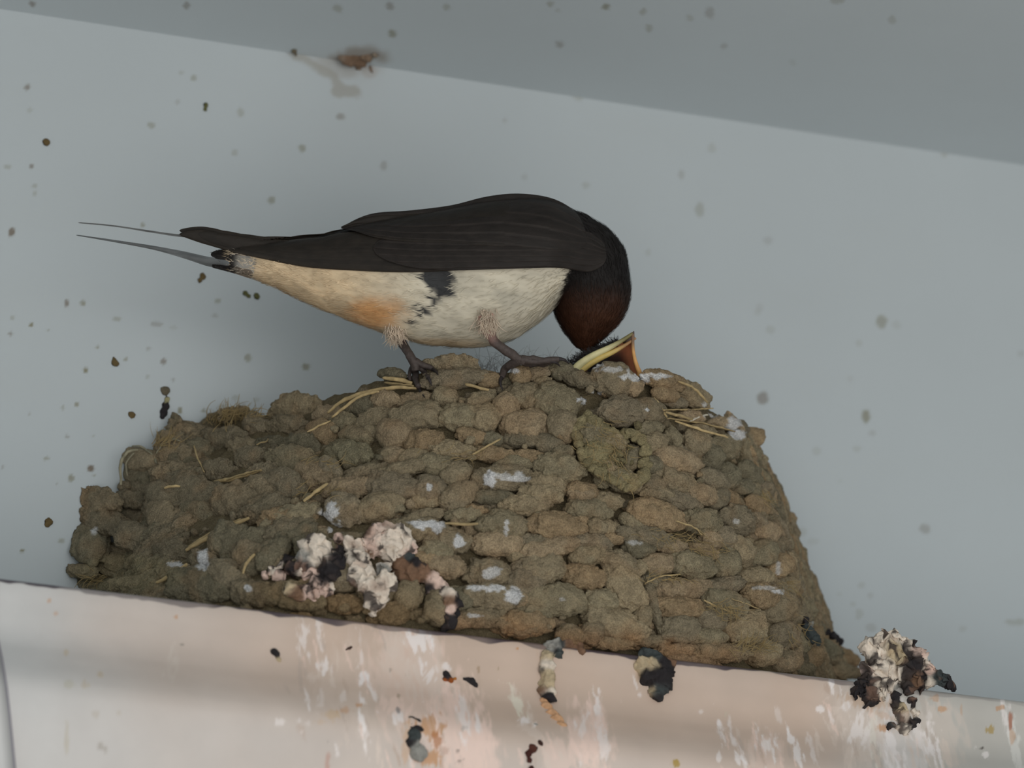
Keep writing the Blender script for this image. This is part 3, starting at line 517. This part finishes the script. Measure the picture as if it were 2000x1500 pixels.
dropping('brown and pinkish trailing dropping running down right of the large cream one', [(800,1088,11,TE,8),(810,1100,10,BK,8),(780,1108,16,BR),(800,1122,18,BR),(824,1118,16,BR),(846,1132,14,PKD),(858,1148,17,PKD),(872,1158,14,CR),(842,1148,11,BK),(886,1164,8,BK),(876,1172,12,BR),(892,1178,10,BK,6),(880,1190,8,PKD),(888,1200,8,BK),(878,1212,11,BK),(872,1224,9,BK)], 'nest', lift=.45, pits=420)
dropping('long cream dropping with a black hole at each end, hanging over the ledge edge', [(1080,1262,14,GY),(1096,1258,12,TE),(1082,1260,8,BK,10),(1108,1256,14,BR),(1126,1262,12,BR),(1134,1270,8,BR),(1090,1276,10,TE),(1068,1284,12,YC),(1070,1300,14,CR),(1060,1310,8,BK),(1070,1320,14,YC),(1068,1336,14,YC),(1064,1350,11,BR),(1072,1354,12,CR),(1072,1362,10,BK,8),(1086,1272,9,BK)], lift=.3)
dropping('orange translucent tongue-shaped dropping below the black-holed one on the ledge face', [(1064,1372,9,ORD),(1068,1384,11,ORD),(1076,1398,13,ORD),(1086,1412,14,ORD),(1094,1424,13,ORD)], lift=0, flat=.4, lump=.15)
dropping('dark hooked dropping with a pale lilac top low on the ledge face', [(1046,1424,10,GY),(1060,1428,9,GY),(1066,1436,8,BK),(1040,1438,9,GY),(1060,1446,9,BK),(1050,1456,10,srgb(60,36,30)),(1038,1462,9,srgb(80,44,34)),(1032,1472,7,srgb(70,34,28)),(1034,1486,5,srgb(70,34,28)),(1038,1502,5,srgb(60,30,26))], lift=.15, flat=.5, lump=.2)
dropping('thick black and cream dropping bulging over the ledge edge right of centre', [(1262,1278,12,TE),(1278,1286,14,TE),(1292,1296,14,BK),(1302,1312,12,BK),(1256,1300,14,YC),(1270,1302,14,YC),(1270,1322,18,BK),(1288,1330,20,BK),(1286,1345,16,TE),(1298,1338,12,BK),(1276,1348,10,YC),(1284,1358,11,BK),(1256,1316,9,YC),(1306,1290,8,BR),(1312,1296,7,BR)], lift=.5)
dropping('large crusty cream and black heap of droppings at the right end of the ledge', [
 (1700,1268,16,CR),(1720,1258,18,CR),(1745,1252,16,CR),(1765,1258,14,CR),(1715,1282,22,CR),(1738,1278,24,YC),(1728,1270,9,BK,14),(1726,1284,7,BK,16),(1708,1254,6,BK,8),(1742,1250,7,BK,8),(1762,1264,9,BK,10),(1786,1258,7,BK,6),(1790,1282,16,PKD),(1792,1286,11,BK,12),(1772,1282,12,BK),(1780,1300,18,BK),(1802,1296,12,CR),(1815,1308,12,PKD),(1765,1312,18,BK),
 (1720,1308,24,CR),(1742,1318,20,CR),(1700,1308,14,PKD),(1692,1312,9,BK),(1694,1330,13,BK),(1682,1344,12,BK),(1670,1352,10,BK),(1704,1352,10,BK),(1698,1368,11,BK),(1688,1376,6,BK),(1724,1336,16,CR),(1722,1354,10,CR),(1748,1340,10,GY),(1780,1330,18,BR),(1800,1326,14,BK),(1815,1330,11,CR),(1830,1326,16,TE),(1846,1330,13,BK),(1858,1334,9,BK),(1792,1342,12,BK),(1770,1345,12,BK)], lift=.55, lump=.6, pits=420, pt=.12)
dropping('small cream and black dropping just below the crusty heap on the ledge', [(1748,1362,10,BK),(1752,1374,9,BK),(1742,1380,6,BK),(1758,1388,13,YC),(1762,1400,12,CR),(1782,1368,8,BK),(1786,1378,7,BK),(1788,1392,9,CR),(1778,1414,12,BK),(1790,1410,8,BK),(1742,1416,7,TE),(1736,1422,6,BK),(1764,1422,12,CR)], lift=.25, flat=.6, lump=.6, pits=420)
dropping('dark dropping with a round grey blob under it, low on the ledge face', [(803,1412,10,BK),(812,1416,10,BK),(800,1422,9,BK),(816,1428,11,BK),(808,1438,12,TE),(800,1450,8,BK),(808,1456,9,BK),(816,1468,14,GY),(822,1472,12,GY),(810,1466,10,GY)], lift=.15, flat=.5, lump=.25)
dropping('tiny round black dropping on the left part of the ledge face', [(535,1274,7,BK),(540,1278,6,BK),(543,1290,6,YC,-3)], lift=0, flat=.5, lump=.2)
dropping('small black dropping with a rusty rim, left of a matching pair on the ledge face', [(870,1316,6,BK),(874,1324,7,BK),(880,1330,5,srgb(150,80,30)),(888,1326,4,srgb(170,110,50)),(868,1328,4,srgb(150,80,30))], lift=0, flat=.5, lump=.2)
dropping('small black comma-shaped dropping, right of a matching pair on the ledge face', [(906,1326,4,BK),(914,1328,6,BK),(922,1332,8,BK),(928,1338,6,BK)], lift=0, flat=.5, lump=.2)
dropping('tiny dark brown dropping between the white streaks on the ledge face', [(682,1266,4,srgb(70,50,46)),(676,1269,3,srgb(70,50,46)),(687,1263,3,srgb(70,50,46))], lift=0, flat=.5, lump=.2)
dropping('black bark-like fragment stuck on the right foot of the nest', [(1616,1234,7,BK),(1624,1240,8,BK),(1632,1246,8,BK),(1640,1252,7,BK)], 'nest', lift=.8, name='black_fragment', cat='debris')
dropping('bluish grey shiny dropping on the lower right flank of the nest', [(1575,1232,12,TE),(1584,1244,14,TE),(1594,1256,10,TE),(1570,1216,9,BK),(1578,1222,8,GY)], 'nest', lift=.4)
dropping('dark split pellet dropping with a pale top on the wall left of the nest', [(322,764,9,srgb(98,90,74)),(326,782,6,srgb(150,145,110)),(324,794,8,BK),(320,806,8,BK),(317,815,5,BK)], 'wall', lift=0, flat=.5, lump=.2, name='mud_splatter', cat='mud spot')
for lab, S in [('round dark brown mud spot high on the left of the wall', [(90,278,8)]), ('upright oval olive mud spot on the upper left wall', [(401,206,6),(400,215,5)]), ('tear-shaped brown mud spot on the wall left of the nest', [(222,702,5),(224,710,8)]),
               ('round brown mud spot left of the dark split pellet on the wall', [(257,811,8)]), ('tilted brown mud spot on the wall just under the tail tip', [(395,540,7),(389,548,5)]), ('dark green mud spot, left of a close pair under the tail', [(479,573,6),(485,579,5)]),
               ('olive mud spot, right of a close pair under the tail', [(501,579,7)]), ('brown mud spot at the far left of the wall above the ledge', [(95,1020,8),(91,1027,5)])]:
    cl = srgb(98, 82, 52) if 'brown' in lab else srgb(92, 92, 56)
    dropping(lab, [(a, b, r, cl) for a, b, r in S], 'wall', lift=0, flat=.4, lump=.15, name='mud_splatter', cat='mud spot')
dropping('blurred brown remnant of old nest mud in the corner under the ceiling', [(668,112,9,srgb(128,112,98)),(684,114,14,srgb(120,98,80)),(700,118,16,srgb(116,94,76)),(716,112,11,srgb(128,108,90)),(733,108,8,srgb(130,118,104)),(700,128,10,srgb(130,112,96)),(722,138,7,srgb(136,118,104))], 'corner', lift=0, flat=.35, lump=.3, name='mud_remnant', cat='old mud', voxel=.0007)
dropping('small dark mud crumb at the left end of the trail under the ceiling', [(574,100,6,srgb(100,92,76)),(578,106,4,srgb(110,100,84))], 'corner', lift=0, flat=.4, lump=.2, name='mud_crumb', cat='old mud')

# ------------------------------------------------------------------ adult swallow
Zrim = depth(hit(900, 760)[0])
ZB = Zrim+.014
BP = [((422,494),(428,520),10),((470,484),(470,534),20),((520,478),(520,553),30),((570,470),(572,576),44),((630,460),(636,606),62),((700,442),(704,636),82),((780,428),(784,661),98),((860,414),(860,676),107),((940,399),(935,679),111),((1010,392),(1000,662),106),((1062,392),(1048,634),98),((1105,405),(1078,606),90),
      ((1150,423),(1092,590),84),((1190,448),(1090,590),80),((1219,487),(1083,592),78),((1231,540),(1080,600),76),((1228,592),(1087,622),68),((1209,632),(1101,645),52),((1186,656),(1117,664),34),((1168,674),(1132,680),19),((1157,688),(1142,691),11)]
tp = catmull([b[0] for b in BP], 170); bt = catmull([b[1] for b in BP], 170); wd = catmull([[b[2]] for b in BP], 170)[:, 0]
NB = 96
def Zspine(px, py):                                # head turns into the nest, tail comes slightly forward
    return ZB+.010*sm(np.asarray(py, float)*0+px, 1060, 1200)-.008*(1-sm(px, 350, 800))
Vb = []
for i in range(170):
    c0 = (tp[i]+bt[i])/2; h = (tp[i]-bt[i])/2
    for j in range(NB):
        a = 2*math.pi*j/NB; ca, sa = math.cos(a), math.sin(a)
        q = c0+h*np.sign(ca)*abs(ca)**.92
        cz = wd[i]*sa*(.93+.07*abs(sa))
        Z = float(Zspine(c0[0], c0[1]))
        Vb.append(W(q[0], q[1], Z-cz*MM))
Vb = np.array(Vb)
Vb += .0004*np.stack([fbm(Vb*130+k*19, 3) for k in range(3)], 1)
Fb = grid_faces(170, NB, True).tolist(); Fb.append(list(range(NB))); Fb.append([169*NB+k for k in range(NB)][::-1])
DKP = np.array(srgb(31, 28, 27)); WHP = np.array(srgb(205, 197, 178)); BUF = np.array(srgb(214, 186, 146)); ORP = np.array(srgb(205, 150, 92)); CHN = np.array(srgb(64, 37, 22))
WLO = ([400, 450, 500, 560, 620, 700, 800, 900, 1000, 1060, 1100, 1130], [486, 492, 496, 508, 512, 520, 522, 518, 515, 512, 508, 500])
def plumage(V):
    x, y = pix(V); n = fbm(V*260, 3); n2 = fbm(np.stack([(x*.7+y*.7)*.02, (x*.7-y*.7)*.12, x*0], 1), 3)
    c = np.tile(WHP, (len(V), 1)).astype(float)
    def mixk(k, t):
        nonlocal c
        k = np.clip(k, 0, 1)[:, None]; c = c*(1-k)+t*k
    mixk((1-sm(x, 640, 860))*.75, BUF)
    mixk(sm(1.1-np.hypot((x-735)/75, (y-612)/42)+.15*n, 0, .9)*.85, ORP)
    mixk(sm(1.1-np.hypot((x-860)/110, (y-672)/16)+.1*n, 0, .8)*.6, np.array(srgb(190, 160, 118)))
    mixk(1-sm(x, 448, 466), DKP)
    mixk((1-sm(x, 470, 520))*sm(x, 456, 470)*.7, np.array(srgb(176, 172, 166)))
    mixk(sm(1.1-np.hypot((x-1000)/50, (y-590)/30)+.3*n2, 0, .8)*.2, np.array(srgb(130, 130, 122)))
    # dark flank feathers behind the wing
    sl = lambda ax, ay, bx, by, r: sm(r-seg(x, y, ax, ay, bx, by)+7*n2+3*n, 0, 6)
    k = np.maximum(np.maximum(sl(845, 530, 868, 560, 24), sl(866, 565, 842, 600, 10)), np.maximum(sl(842, 600, 802, 634, 3.5), sl(825, 592, 812, 604, 3)))
    mixk(k*.97, np.array(srgb(44, 46, 50)))
    mixk(sm(3-seg(x, y, 880, 623, 900, 612)+3*n, 0, 3)*.5, np.array(srgb(70, 75, 75)))
    mixk(sm(ipol(x, *WLO)-y+3*n, -4, 4), DKP)
    # head and nape, dark; face and throat chestnut
    hd = x-(1112-(y-530)*.42)+4*n
    head = np.where((x > 1060), sm(hd, -3, 5), 0)
    mixk(head, DKP*.9)
    mixk(head*sm(y, 545, 610)*(1-sm(x, 1200, 1226)*.5)*(.75+.25*sm(y, 600, 640)), CHN)
    return c
bird = empty('barn_swallow', W(880, 735, Zrim))
tag(bird, 'adult swallow with black back, creamy belly and rusty throat, standing on the nest rim', 'bird')
mesh('body', Vb, Fb, M_feather, bird, col=plumage(Vb))
# soft contour plumage: thousands of short barbs lying back along the body
FV, FF, o2 = [], [], 0
Vg = Vb.reshape(170, NB, 3); rngl = random.Random(4)
N = 15000
ii = RNG.integers(2, 164, N); jj = RNG.integers(0, NB, N)
A = Vg[ii, jj]; T = Vg[np.maximum(ii-3, 0), jj]-A; T /= np.linalg.norm(T, axis=1)[:, None]
U = Vg[ii, (jj+2) % NB]-A; U /= np.linalg.norm(U, axis=1)[:, None]; Nn = np.cross(T, U); cc0 = Vg.mean(1)[ii]; sg = np.sign(((A-cc0)*Nn).sum(1)); Nn *= sg[:, None]
T = T+U*RNG.normal(0, .25, N)[:, None]; ln = RNG.uniform(9, 24, N)[:, None]*MM; wdt = RNG.uniform(.7, 1.5, N)[:, None]*MM
b0 = A+U*wdt-Nn*.0001; b1 = A-U*wdt-Nn*.0001; m0 = A+T*ln*.5+Nn*.00035+U*wdt*.8; m1 = A+T*ln*.5+Nn*.00035-U*wdt*.8; tt = A+T*ln+Nn*RNG.uniform(.0001, .0007, N)[:, None]
VV = np.stack([b0, b1, m1, m0, tt], 1).reshape(-1, 3); q = np.arange(N)[:, None]*5
faces = (q+np.array([0, 1, 2, 3])).tolist()+(q+np.array([3, 2, 4])).tolist()
cl = np.repeat(plumage(A), 5, axis=0)*np.repeat(RNG.uniform(.88, 1.1, N), 5)[:, None]
tag(mesh('contour_plumage', VV, faces, M_feather, bird, col=cl), kind='stuff')

def bodydepth(px, py):
    w = ipol(px, tp[:110, 0], wd[:110]); t = ipol(px, tp[:110, 0], tp[:110, 1]); b = ipol(px, bt[:110, 0], bt[:110, 1])
    c0 = (t+b)/2; h = (b-t)/2
    return np.maximum(w*np.sqrt(np.clip(1-((py-c0)/(h*1.02))**2, .0, 1)), 3)
def blade(pairs, t0, t1, s0, s1, off0, mat_, name, parent, colr, side=1, n=70, m=14, taper=.25, thick=3, dxy=(0, 0), ridge=0, nr=0, camber=2, round_start=True, fan=0):
    A = catmull([p[0] for p in pairs], 200); B = catmull([p[1] for p in pairs], 200)
    top, bot, C = [], [], []
    for i in range(n):
        u = i/(n-1); t = t0+(t1-t0)*u; k = t*199; k0 = min(int(k), 198); f = k-k0
        a = A[k0]*(1-f)+A[k0+1]*f; b = B[k0]*(1-f)+B[k0+1]*f
        sa_ = s0*(1-fan*t**2.2); mid = (sa_+s1)/2; hw = (s1-sa_)/2
        e = 1.0
        if u > 1-taper: e = math.sqrt(max(0, 1-((u-(1-taper))/taper)**2))
        if round_start and u < .06: e = min(e, math.sqrt(max(0, 1-(1-u/.06)**2)))
        e = max(e, .02)
        for j in range(m):
            v = -1+2*j/(m-1); s = mid+hw*v*e; p = a*(1-s)+b*s
            d = float(bodydepth(p[0], p[1]))+off0
            saw = ridge*(((s*nr+.6*u) % 1)) if ridge else 0
            cam_ = camber*(1-v*v)*e
            Z = float(Zspine(p[0], p[1])); w = math.sqrt(max(0, 1-v*v))**.5*thick/2*max(.15, e)
            x_, y_ = p[0]+dxy[0], p[1]+dxy[1]
            top.append(W(x_, y_, Z-side*(d+cam_+saw+w)*MM)); bot.append(W(x_, y_, Z-side*(d+cam_-w-.4)*MM))
            fr = .72+.28*sm(abs(v), .75, 1.0)*2 if not ridge else (1+.35*(((s*nr+.6*u) % 1) > .86))
            C.append(np.array(colr(p[0], s) if callable(colr) else colr)*fr)
    V = np.array(top+bot); nn_ = n*m; Fc = grid_faces(n, m).tolist()+grid_faces(n, m, off=nn_)[:, ::-1].tolist()
    for i in range(n-1):
        Fc.append([i*m, (i+1)*m, nn_+(i+1)*m, nn_+i*m]); Fc.append([i*m+m-1, nn_+i*m+m-1, nn_+(i+1)*m+m-1, (i+1)*m+m-1])
    Fc.append(list(range(m))+[nn_+k for k in range(m)][::-1]); l = (n-1)*m; Fc.append([l+k for k in range(m)][::-1]+[nn_+l+k for k in range(m)])
    return mesh(name, V, Fc, mat_, parent, col=np.array(C+C))
WA = [((1186,482),(1184,514)),((1150,455),(1150,531)),((1100,452),(1090,523)),((1000,450),(1000,525)),((900,448),(900,528)),((800,444),(800,532)),((700,440),(700,529)),((600,452),(600,522)),((520,457),(520,507)),((450,450),(450,491)),((400,444),(400,477)),((350,451),(350,463))]
WB = [((1140,432),(1152,488)),((1112,404),(1100,490)),((1070,385),(1050,488)),((1010,378),(1000,483)),((950,384),(950,479)),((880,401),(880,475)),((800,411),(800,471)),((740,415),(740,465)),((700,424),(700,456)),((664,441),(668,450))]
WCOL = np.array(srgb(46, 40, 34)); WC2 = np.array(srgb(39, 34, 31))
for side, nm, dxy in ((1, 'near', (0, 0)), (-1, 'far', (0, -7))):
    wing = blade(WA, 0.0, .52, -.02, 1.0, 12, M_dark, 'wing', bird, WC2, side, n=90, m=60, taper=.35, thick=3, dxy=dxy, ridge=2.2, nr=7, camber=3)
    wing['label'] = 'folded brownish black wing nearer the viewer' if side == 1 else 'folded brownish black wing on the far side'
    for k in range(9):
        s1 = 1.0-k*.095; s0 = s1-.24
        blade(WA, .22, 1.0-.052*k**1.12*(1 if k else 0), max(s0, 0), s1, 4+k*.9, M_dark, 'flight_feather', wing, WCOL*random.uniform(.85, 1.1), side, n=80, m=9, taper=.12, thick=2, dxy=dxy, camber=1.5, fan=.95)
    blade(WB, 0, 1, 0, 1, 15, M_dark, 'shoulder_feathers', bird, WC2*.92, side, n=110, m=46, taper=.22, thick=4, dxy=(0, 0), ridge=2.0, nr=5, camber=4)
    for k in range(4):
        s0 = .12+k*.2; blade(WB, .35, 1.0-.05*k, s0, min(1.02, s0+.34), 20-k*1.2, M_dark, 'tertial_feather', wing, WCOL*.9, side, n=60, m=9, taper=.3, thick=2, camber=1.5)
# tail: short inner feathers and two streamers
TA = [((540,484),(540,552)),((500,484),(500,546)),((460,486),(460,534)),((430,488),(430,526)),((408,492),(412,522))]
def tcol(cl):
    def f(px, s):
        k = sm(px, 452, 472); k2 = sm(px, 492, 512); return (DKP*1.3*(1-k)+np.array(cl)*k)*(1-k2)+BUF*k2*.8
    return f
for k, (s0, s1, t1, cl, o_) in enumerate([(0, .4, .95, srgb(120, 112, 104), 1), (.25, .62, .86, srgb(164, 160, 152), 2), (.5, .85, .92, srgb(176, 172, 164), 2.5), (.68, 1.02, 1.0, srgb(120, 108, 96), 3)]):
    blade(TA, .22+.02*k, t1, s0, s1, o_-2, M_feather, 'tail_feather', bird, tcol(cl), 1, n=40, m=8, taper=.2, thick=1.2, camber=1)
S1 = [((450,506),(450,524)),((410,502),(410,521)),((360,491),(360,505)),((300,480),(300,488)),((220,468),(220,472.5)),((148,458),(148,460))]
S2 = [((440,462),(440,470)),((400,459),(400,467)),((345,457),(345,462)),((290,449.5),(290,453.5)),((220,439.5),(220,442.5)),((152,433.5),(152,436))]
blade(S1, 0, 1, 0, 1, 0, M_dark, 'tail_streamer', bird, np.array(srgb(112, 115, 116)), 1, n=60, m=6, taper=.04, thick=2)
blade(S2, 0, 1, 0, 1, 0, M_dark, 'tail_streamer', bird, np.array(srgb(112, 114, 114)), -1, n=60, m=6, taper=.04, thick=2)
# bill and eye
Zh = float(Zspine(1200, 600))
V, Fc = tube([W(1152, 672, Zh), W(1150, 686, Zh), W(1149, 698, Zh), W(1148, 712, Zh+.001)], np.array([17, 12, 7, 1.5])*MM, 12)
mesh('bill', V, Fc, M_leg, bird, col=np.tile(np.array(srgb(34, 32, 32)), (len(V), 1)))
for sd in (1, -1): mesh('eye', ICO4*8*MM+W(1176, 606, Zh-sd*56*MM), IF4, M_eye, bird)
# legs
LG = np.array(srgb(80, 70, 66)); PNK = np.array(srgb(196, 150, 138)); DRK = np.array(srgb(48, 42, 42))
def skin(pts, rad, name, parent, colr, n=10, wob=.00018, gcol=None):
    pp = catmull(pts, 8*len(pts)); rr = np.interp(np.linspace(0, 1, len(pp)), np.linspace(0, 1, len(rad)), rad)*MM
    V, Fc = tube(pp, rr, n, wob=wob, seed=random.random()*9)
    C = np.tile(np.array(colr), (len(V), 1))
    if gcol is not None:
        t = np.repeat(np.linspace(0, 1, len(pp)), n)[:, None]; C = C*(1-sm(t, .1, .5))+np.array(gcol)*sm(t, .1, .5)
    return mesh(name, V, Fc, M_leg, parent, col=C)
def onnest(px, py, lift): return W(px, py, depth(hit(px, py)[0])-lift*MM)
# near leg
Zf = depth(hit(1010, 726)[0])-.0012
def toe_z(x_, y_, Z0): return W(x_, y_, Z0) if y_ < 711 else W(x_, y_, depth(hit(x_, y_)[0])-7*MM)
leg = skin([W(948, 615, ZB-.012), W(954, 645, ZB-.012), W(966, 668, ZB-.013), W(990, 686, (ZB-.013+Zf)/2), W(1012, 700, Zf), W(1026, 706, Zf)], [22, 14, 10, 9, 9, 8.5, 8], 'leg', bird, PNK, gcol=LG)
leg['label'] = 'near leg, pinkish above and dark grey below'
for pts, rad in [([toe_z(1018, 702, Zf), toe_z(1045, 706, Zf), toe_z(1070, 704, Zf), toe_z(1092, 701, Zf)], [9, 6.5, 6, 5]), ([toe_z(1018, 704, Zf), toe_z(1040, 714, Zf), toe_z(1062, 712, Zf), toe_z(1078, 706, Zf)], [8, 6, 5.5, 4.5]),
                 ([toe_z(1014, 704, Zf), toe_z(998, 712, Zf), toe_z(985, 722, Zf), toe_z(980, 738, Zf)], [9, 8, 7.5, 5]), ([toe_z(1014, 702, Zf), toe_z(1035, 700, Zf), toe_z(1060, 703, Zf), toe_z(1080, 703, Zf)], [7, 5.5, 5, 4])]:
    skin(pts, rad, 'toe', leg, LG*.85)
for pts in [[toe_z(1090, 701, Zf), toe_z(1102, 703, Zf), toe_z(1112, 711, Zf)], [toe_z(1076, 706, Zf), toe_z(1086, 708, Zf), toe_z(1094, 716, Zf)], [toe_z(980, 735, Zf), toe_z(977, 748, Zf), toe_z(982, 762, Zf)]]:
    skin(pts, [4.5, 3, .6], 'claw', leg, DRK, n=7, wob=0)
# far leg
Zg = depth(hit(812, 738)[0])-.001
leg = skin([W(768, 625, ZB-.002), W(774, 648, ZB-.003), W(785, 670, (ZB+Zg)/2), W(800, 694, Zg), W(811, 712, Zg), W(812, 724, Zg)], [24, 14, 9, 8.5, 9, 8], 'leg', bird, PNK*.8, gcol=LG*.8)
leg['label'] = 'hind leg as seen here, dark with a downy thigh'
for pts, rad in [([toe_z(810, 706, Zg), toe_z(824, 712, Zg), toe_z(838, 717, Zg), toe_z(846, 722, Zg)], [9, 6.5, 5.5, 4]), ([toe_z(810, 712, Zg), toe_z(811, 728, Zg), toe_z(812, 742, Zg), toe_z(817, 754, Zg)], [8, 7, 6, 4.5]),
                 ([toe_z(812, 712, Zg), toe_z(822, 720, Zg), toe_z(830, 728, Zg), toe_z(836, 737, Zg)], [8, 6, 5, 4]), ([toe_z(810, 712, Zg), toe_z(803, 722, Zg), toe_z(800, 732, Zg), toe_z(801, 742, Zg)], [7, 5, 4, 3])]:
    skin(pts, rad, 'toe', leg, LG*.75)
for pts in [[toe_z(816, 751, Zg), toe_z(821, 764, Zg), toe_z(830, 777, Zg)], [toe_z(845, 721, Zg), toe_z(852, 726, Zg), toe_z(856, 733, Zg)], [toe_z(835, 735, Zg), toe_z(840, 744, Zg), toe_z(843, 754, Zg)]]:
    skin(pts, [4, 2.8, .6], 'claw', leg, DRK, n=7, wob=0)
# downy thighs
FV, FF, o2 = [], [], 0
for cx, cy, Zt, n in ((950, 625, ZB-.0155, 260), (772, 645, ZB-.007, 260)):
    for k in range(n): fibre(cx+random.gauss(0, 8), cy+random.uniform(-22, 12), 85+random.gauss(0, 22), random.uniform(14, 30), random.uniform(.6, 1.1), random.uniform(-.6, .6), 0, Zt+random.uniform(-.002, .003))
V = np.concatenate(FV); tag(mesh('thigh_down', V, FF, M_feather, bird, col=np.tile(np.array(srgb(205, 188, 168)), (len(V), 1))), kind='stuff')

# ------------------------------------------------------------------ nestling
ZN = depth(hit(1190, 760)[0])+.013
chick = empty('nestling', W(1180, 790, ZN+.01))
tag(chick, 'dark downy nestling begging with a wide yellow-edged gape above the nest rim', 'bird')
# continuous head and body, mostly down in the cup
hp = catmull([(1200, 672, 4, 0), (1188, 682, 14, 4), (1165, 698, 22, 8), (1150, 715, 28, 12), (1155, 745, 34, 14), (1170, 790, 44, 16), (1180, 840, 48, 20), (1180, 880, 30, 22)], 60)
V, Fc = tube([W(a, b, ZN+.004+d*.0004) for a, b, r, d in hp], np.maximum(hp[:, 2], 2)*MM, 32, .8, wob=.0004)
mesh('body', V, Fc, M_feather, chick, col=np.tile(np.array(srgb(52, 50, 50)), (len(V), 1)))
LIP = catmull([(1236, 652), (1215, 666), (1190, 680), (1165, 692), (1143, 705), (1126, 720), (1124, 735)], 40)
RIP = catmull([(1236, 652), (1236, 668), (1237, 685), (1240, 702), (1245, 718), (1249, 728), (1248, 740)], 40)
tL = np.linspace(0, 1, 40)
# mouth lining: a hollow sheet between the two lips
V, C = [], []
for i in range(40):
    for j in range(24):
        s = j/23; p = LIP[i]*(1-s)+RIP[i]*s
        hol = math.sin(math.pi*s)*min(1, tL[i]*1.6)*70
        V.append(W(p[0], p[1], ZN+.0005+hol*MM*.9))
        base_ = np.array(srgb(222, 158, 128)) if s < .5 else np.array(srgb(218, 142, 104))
        k1 = sm(math.sin(math.pi*s)*tL[i], .18, .55); C.append(base_*(1-k1)+np.array(srgb(84, 64, 60))*k1)  # shade of the mouth cavity painted in, darker toward the hollow
        if tL[i] < .14: C[-1] = np.array(srgb(96, 74, 70))
mesh('mouth_lining', V, grid_faces(40, 24), M_gape, chick, col=np.array(C))
def lip(curve, r, c0, c1, name, dz=0, lab=None):
    V, Fc = tube([W(a, b, ZN-dz*MM) for a, b in curve], np.interp(tL, np.linspace(0, 1, len(r)), r)*MM, 12, .8)
    t = np.repeat(tL, 12)[:, None]; o = mesh(name, V, Fc, M_gape, chick, col=np.array(c0)*(1-sm(t, .12, .4))+np.array(c1)*sm(t, .12, .4))
    if lab: o['label'] = lab
lip(LIP+np.array([0, -1]), [3, 4, 5.5, 6.5, 7.5, 8.5, 8], srgb(120, 112, 70), srgb(220, 211, 160), 'gape_flange', 2, 'pale yellow flange on the upper left of the gape')
lip(LIP+np.array([6, 8]), [2, 3.5, 5, 6, 6.5, 7, 6], srgb(160, 120, 80), srgb(216, 190, 112), 'inner_lip', 0)
lip(RIP, [3, 3, 3.2, 3.6, 4.4, 5, 5], srgb(120, 92, 70), srgb(212, 160, 96), 'gape_flange', 2, 'thin orange flange on the right of the gape')
V, Fc = tube([W(1238, 647, ZN), W(1235, 656, ZN+.0005), W(1229, 664, ZN+.001), W(1220, 670, ZN+.002)], np.array([1, 5, 7, 5])*MM, 12)
mesh('beak_tip', V, Fc, M_gape, chick, col=np.tile(np.array(srgb(86, 72, 66)), (len(V), 1)))
FV, FF, o2 = [], [], 0
for k in range(620):
    t = random.random(); cx = 1106+t*102; cy = ipol(cx, [1106, 1120, 1150, 1180, 1208], [712, 702, 688, 674, 664])+random.uniform(0, 14)
    fibre(cx, cy, -150+random.gauss(0, 40), random.uniform(6, 17), random.uniform(.5, .9), random.uniform(-1, 1), 0, ZN+.001+random.uniform(0, .006))
V = np.concatenate(FV); tag(mesh('head_down', V, FF, M_feather, chick, col=np.tile(np.array(srgb(58, 56, 56)), (len(V), 1))), kind='stuff')
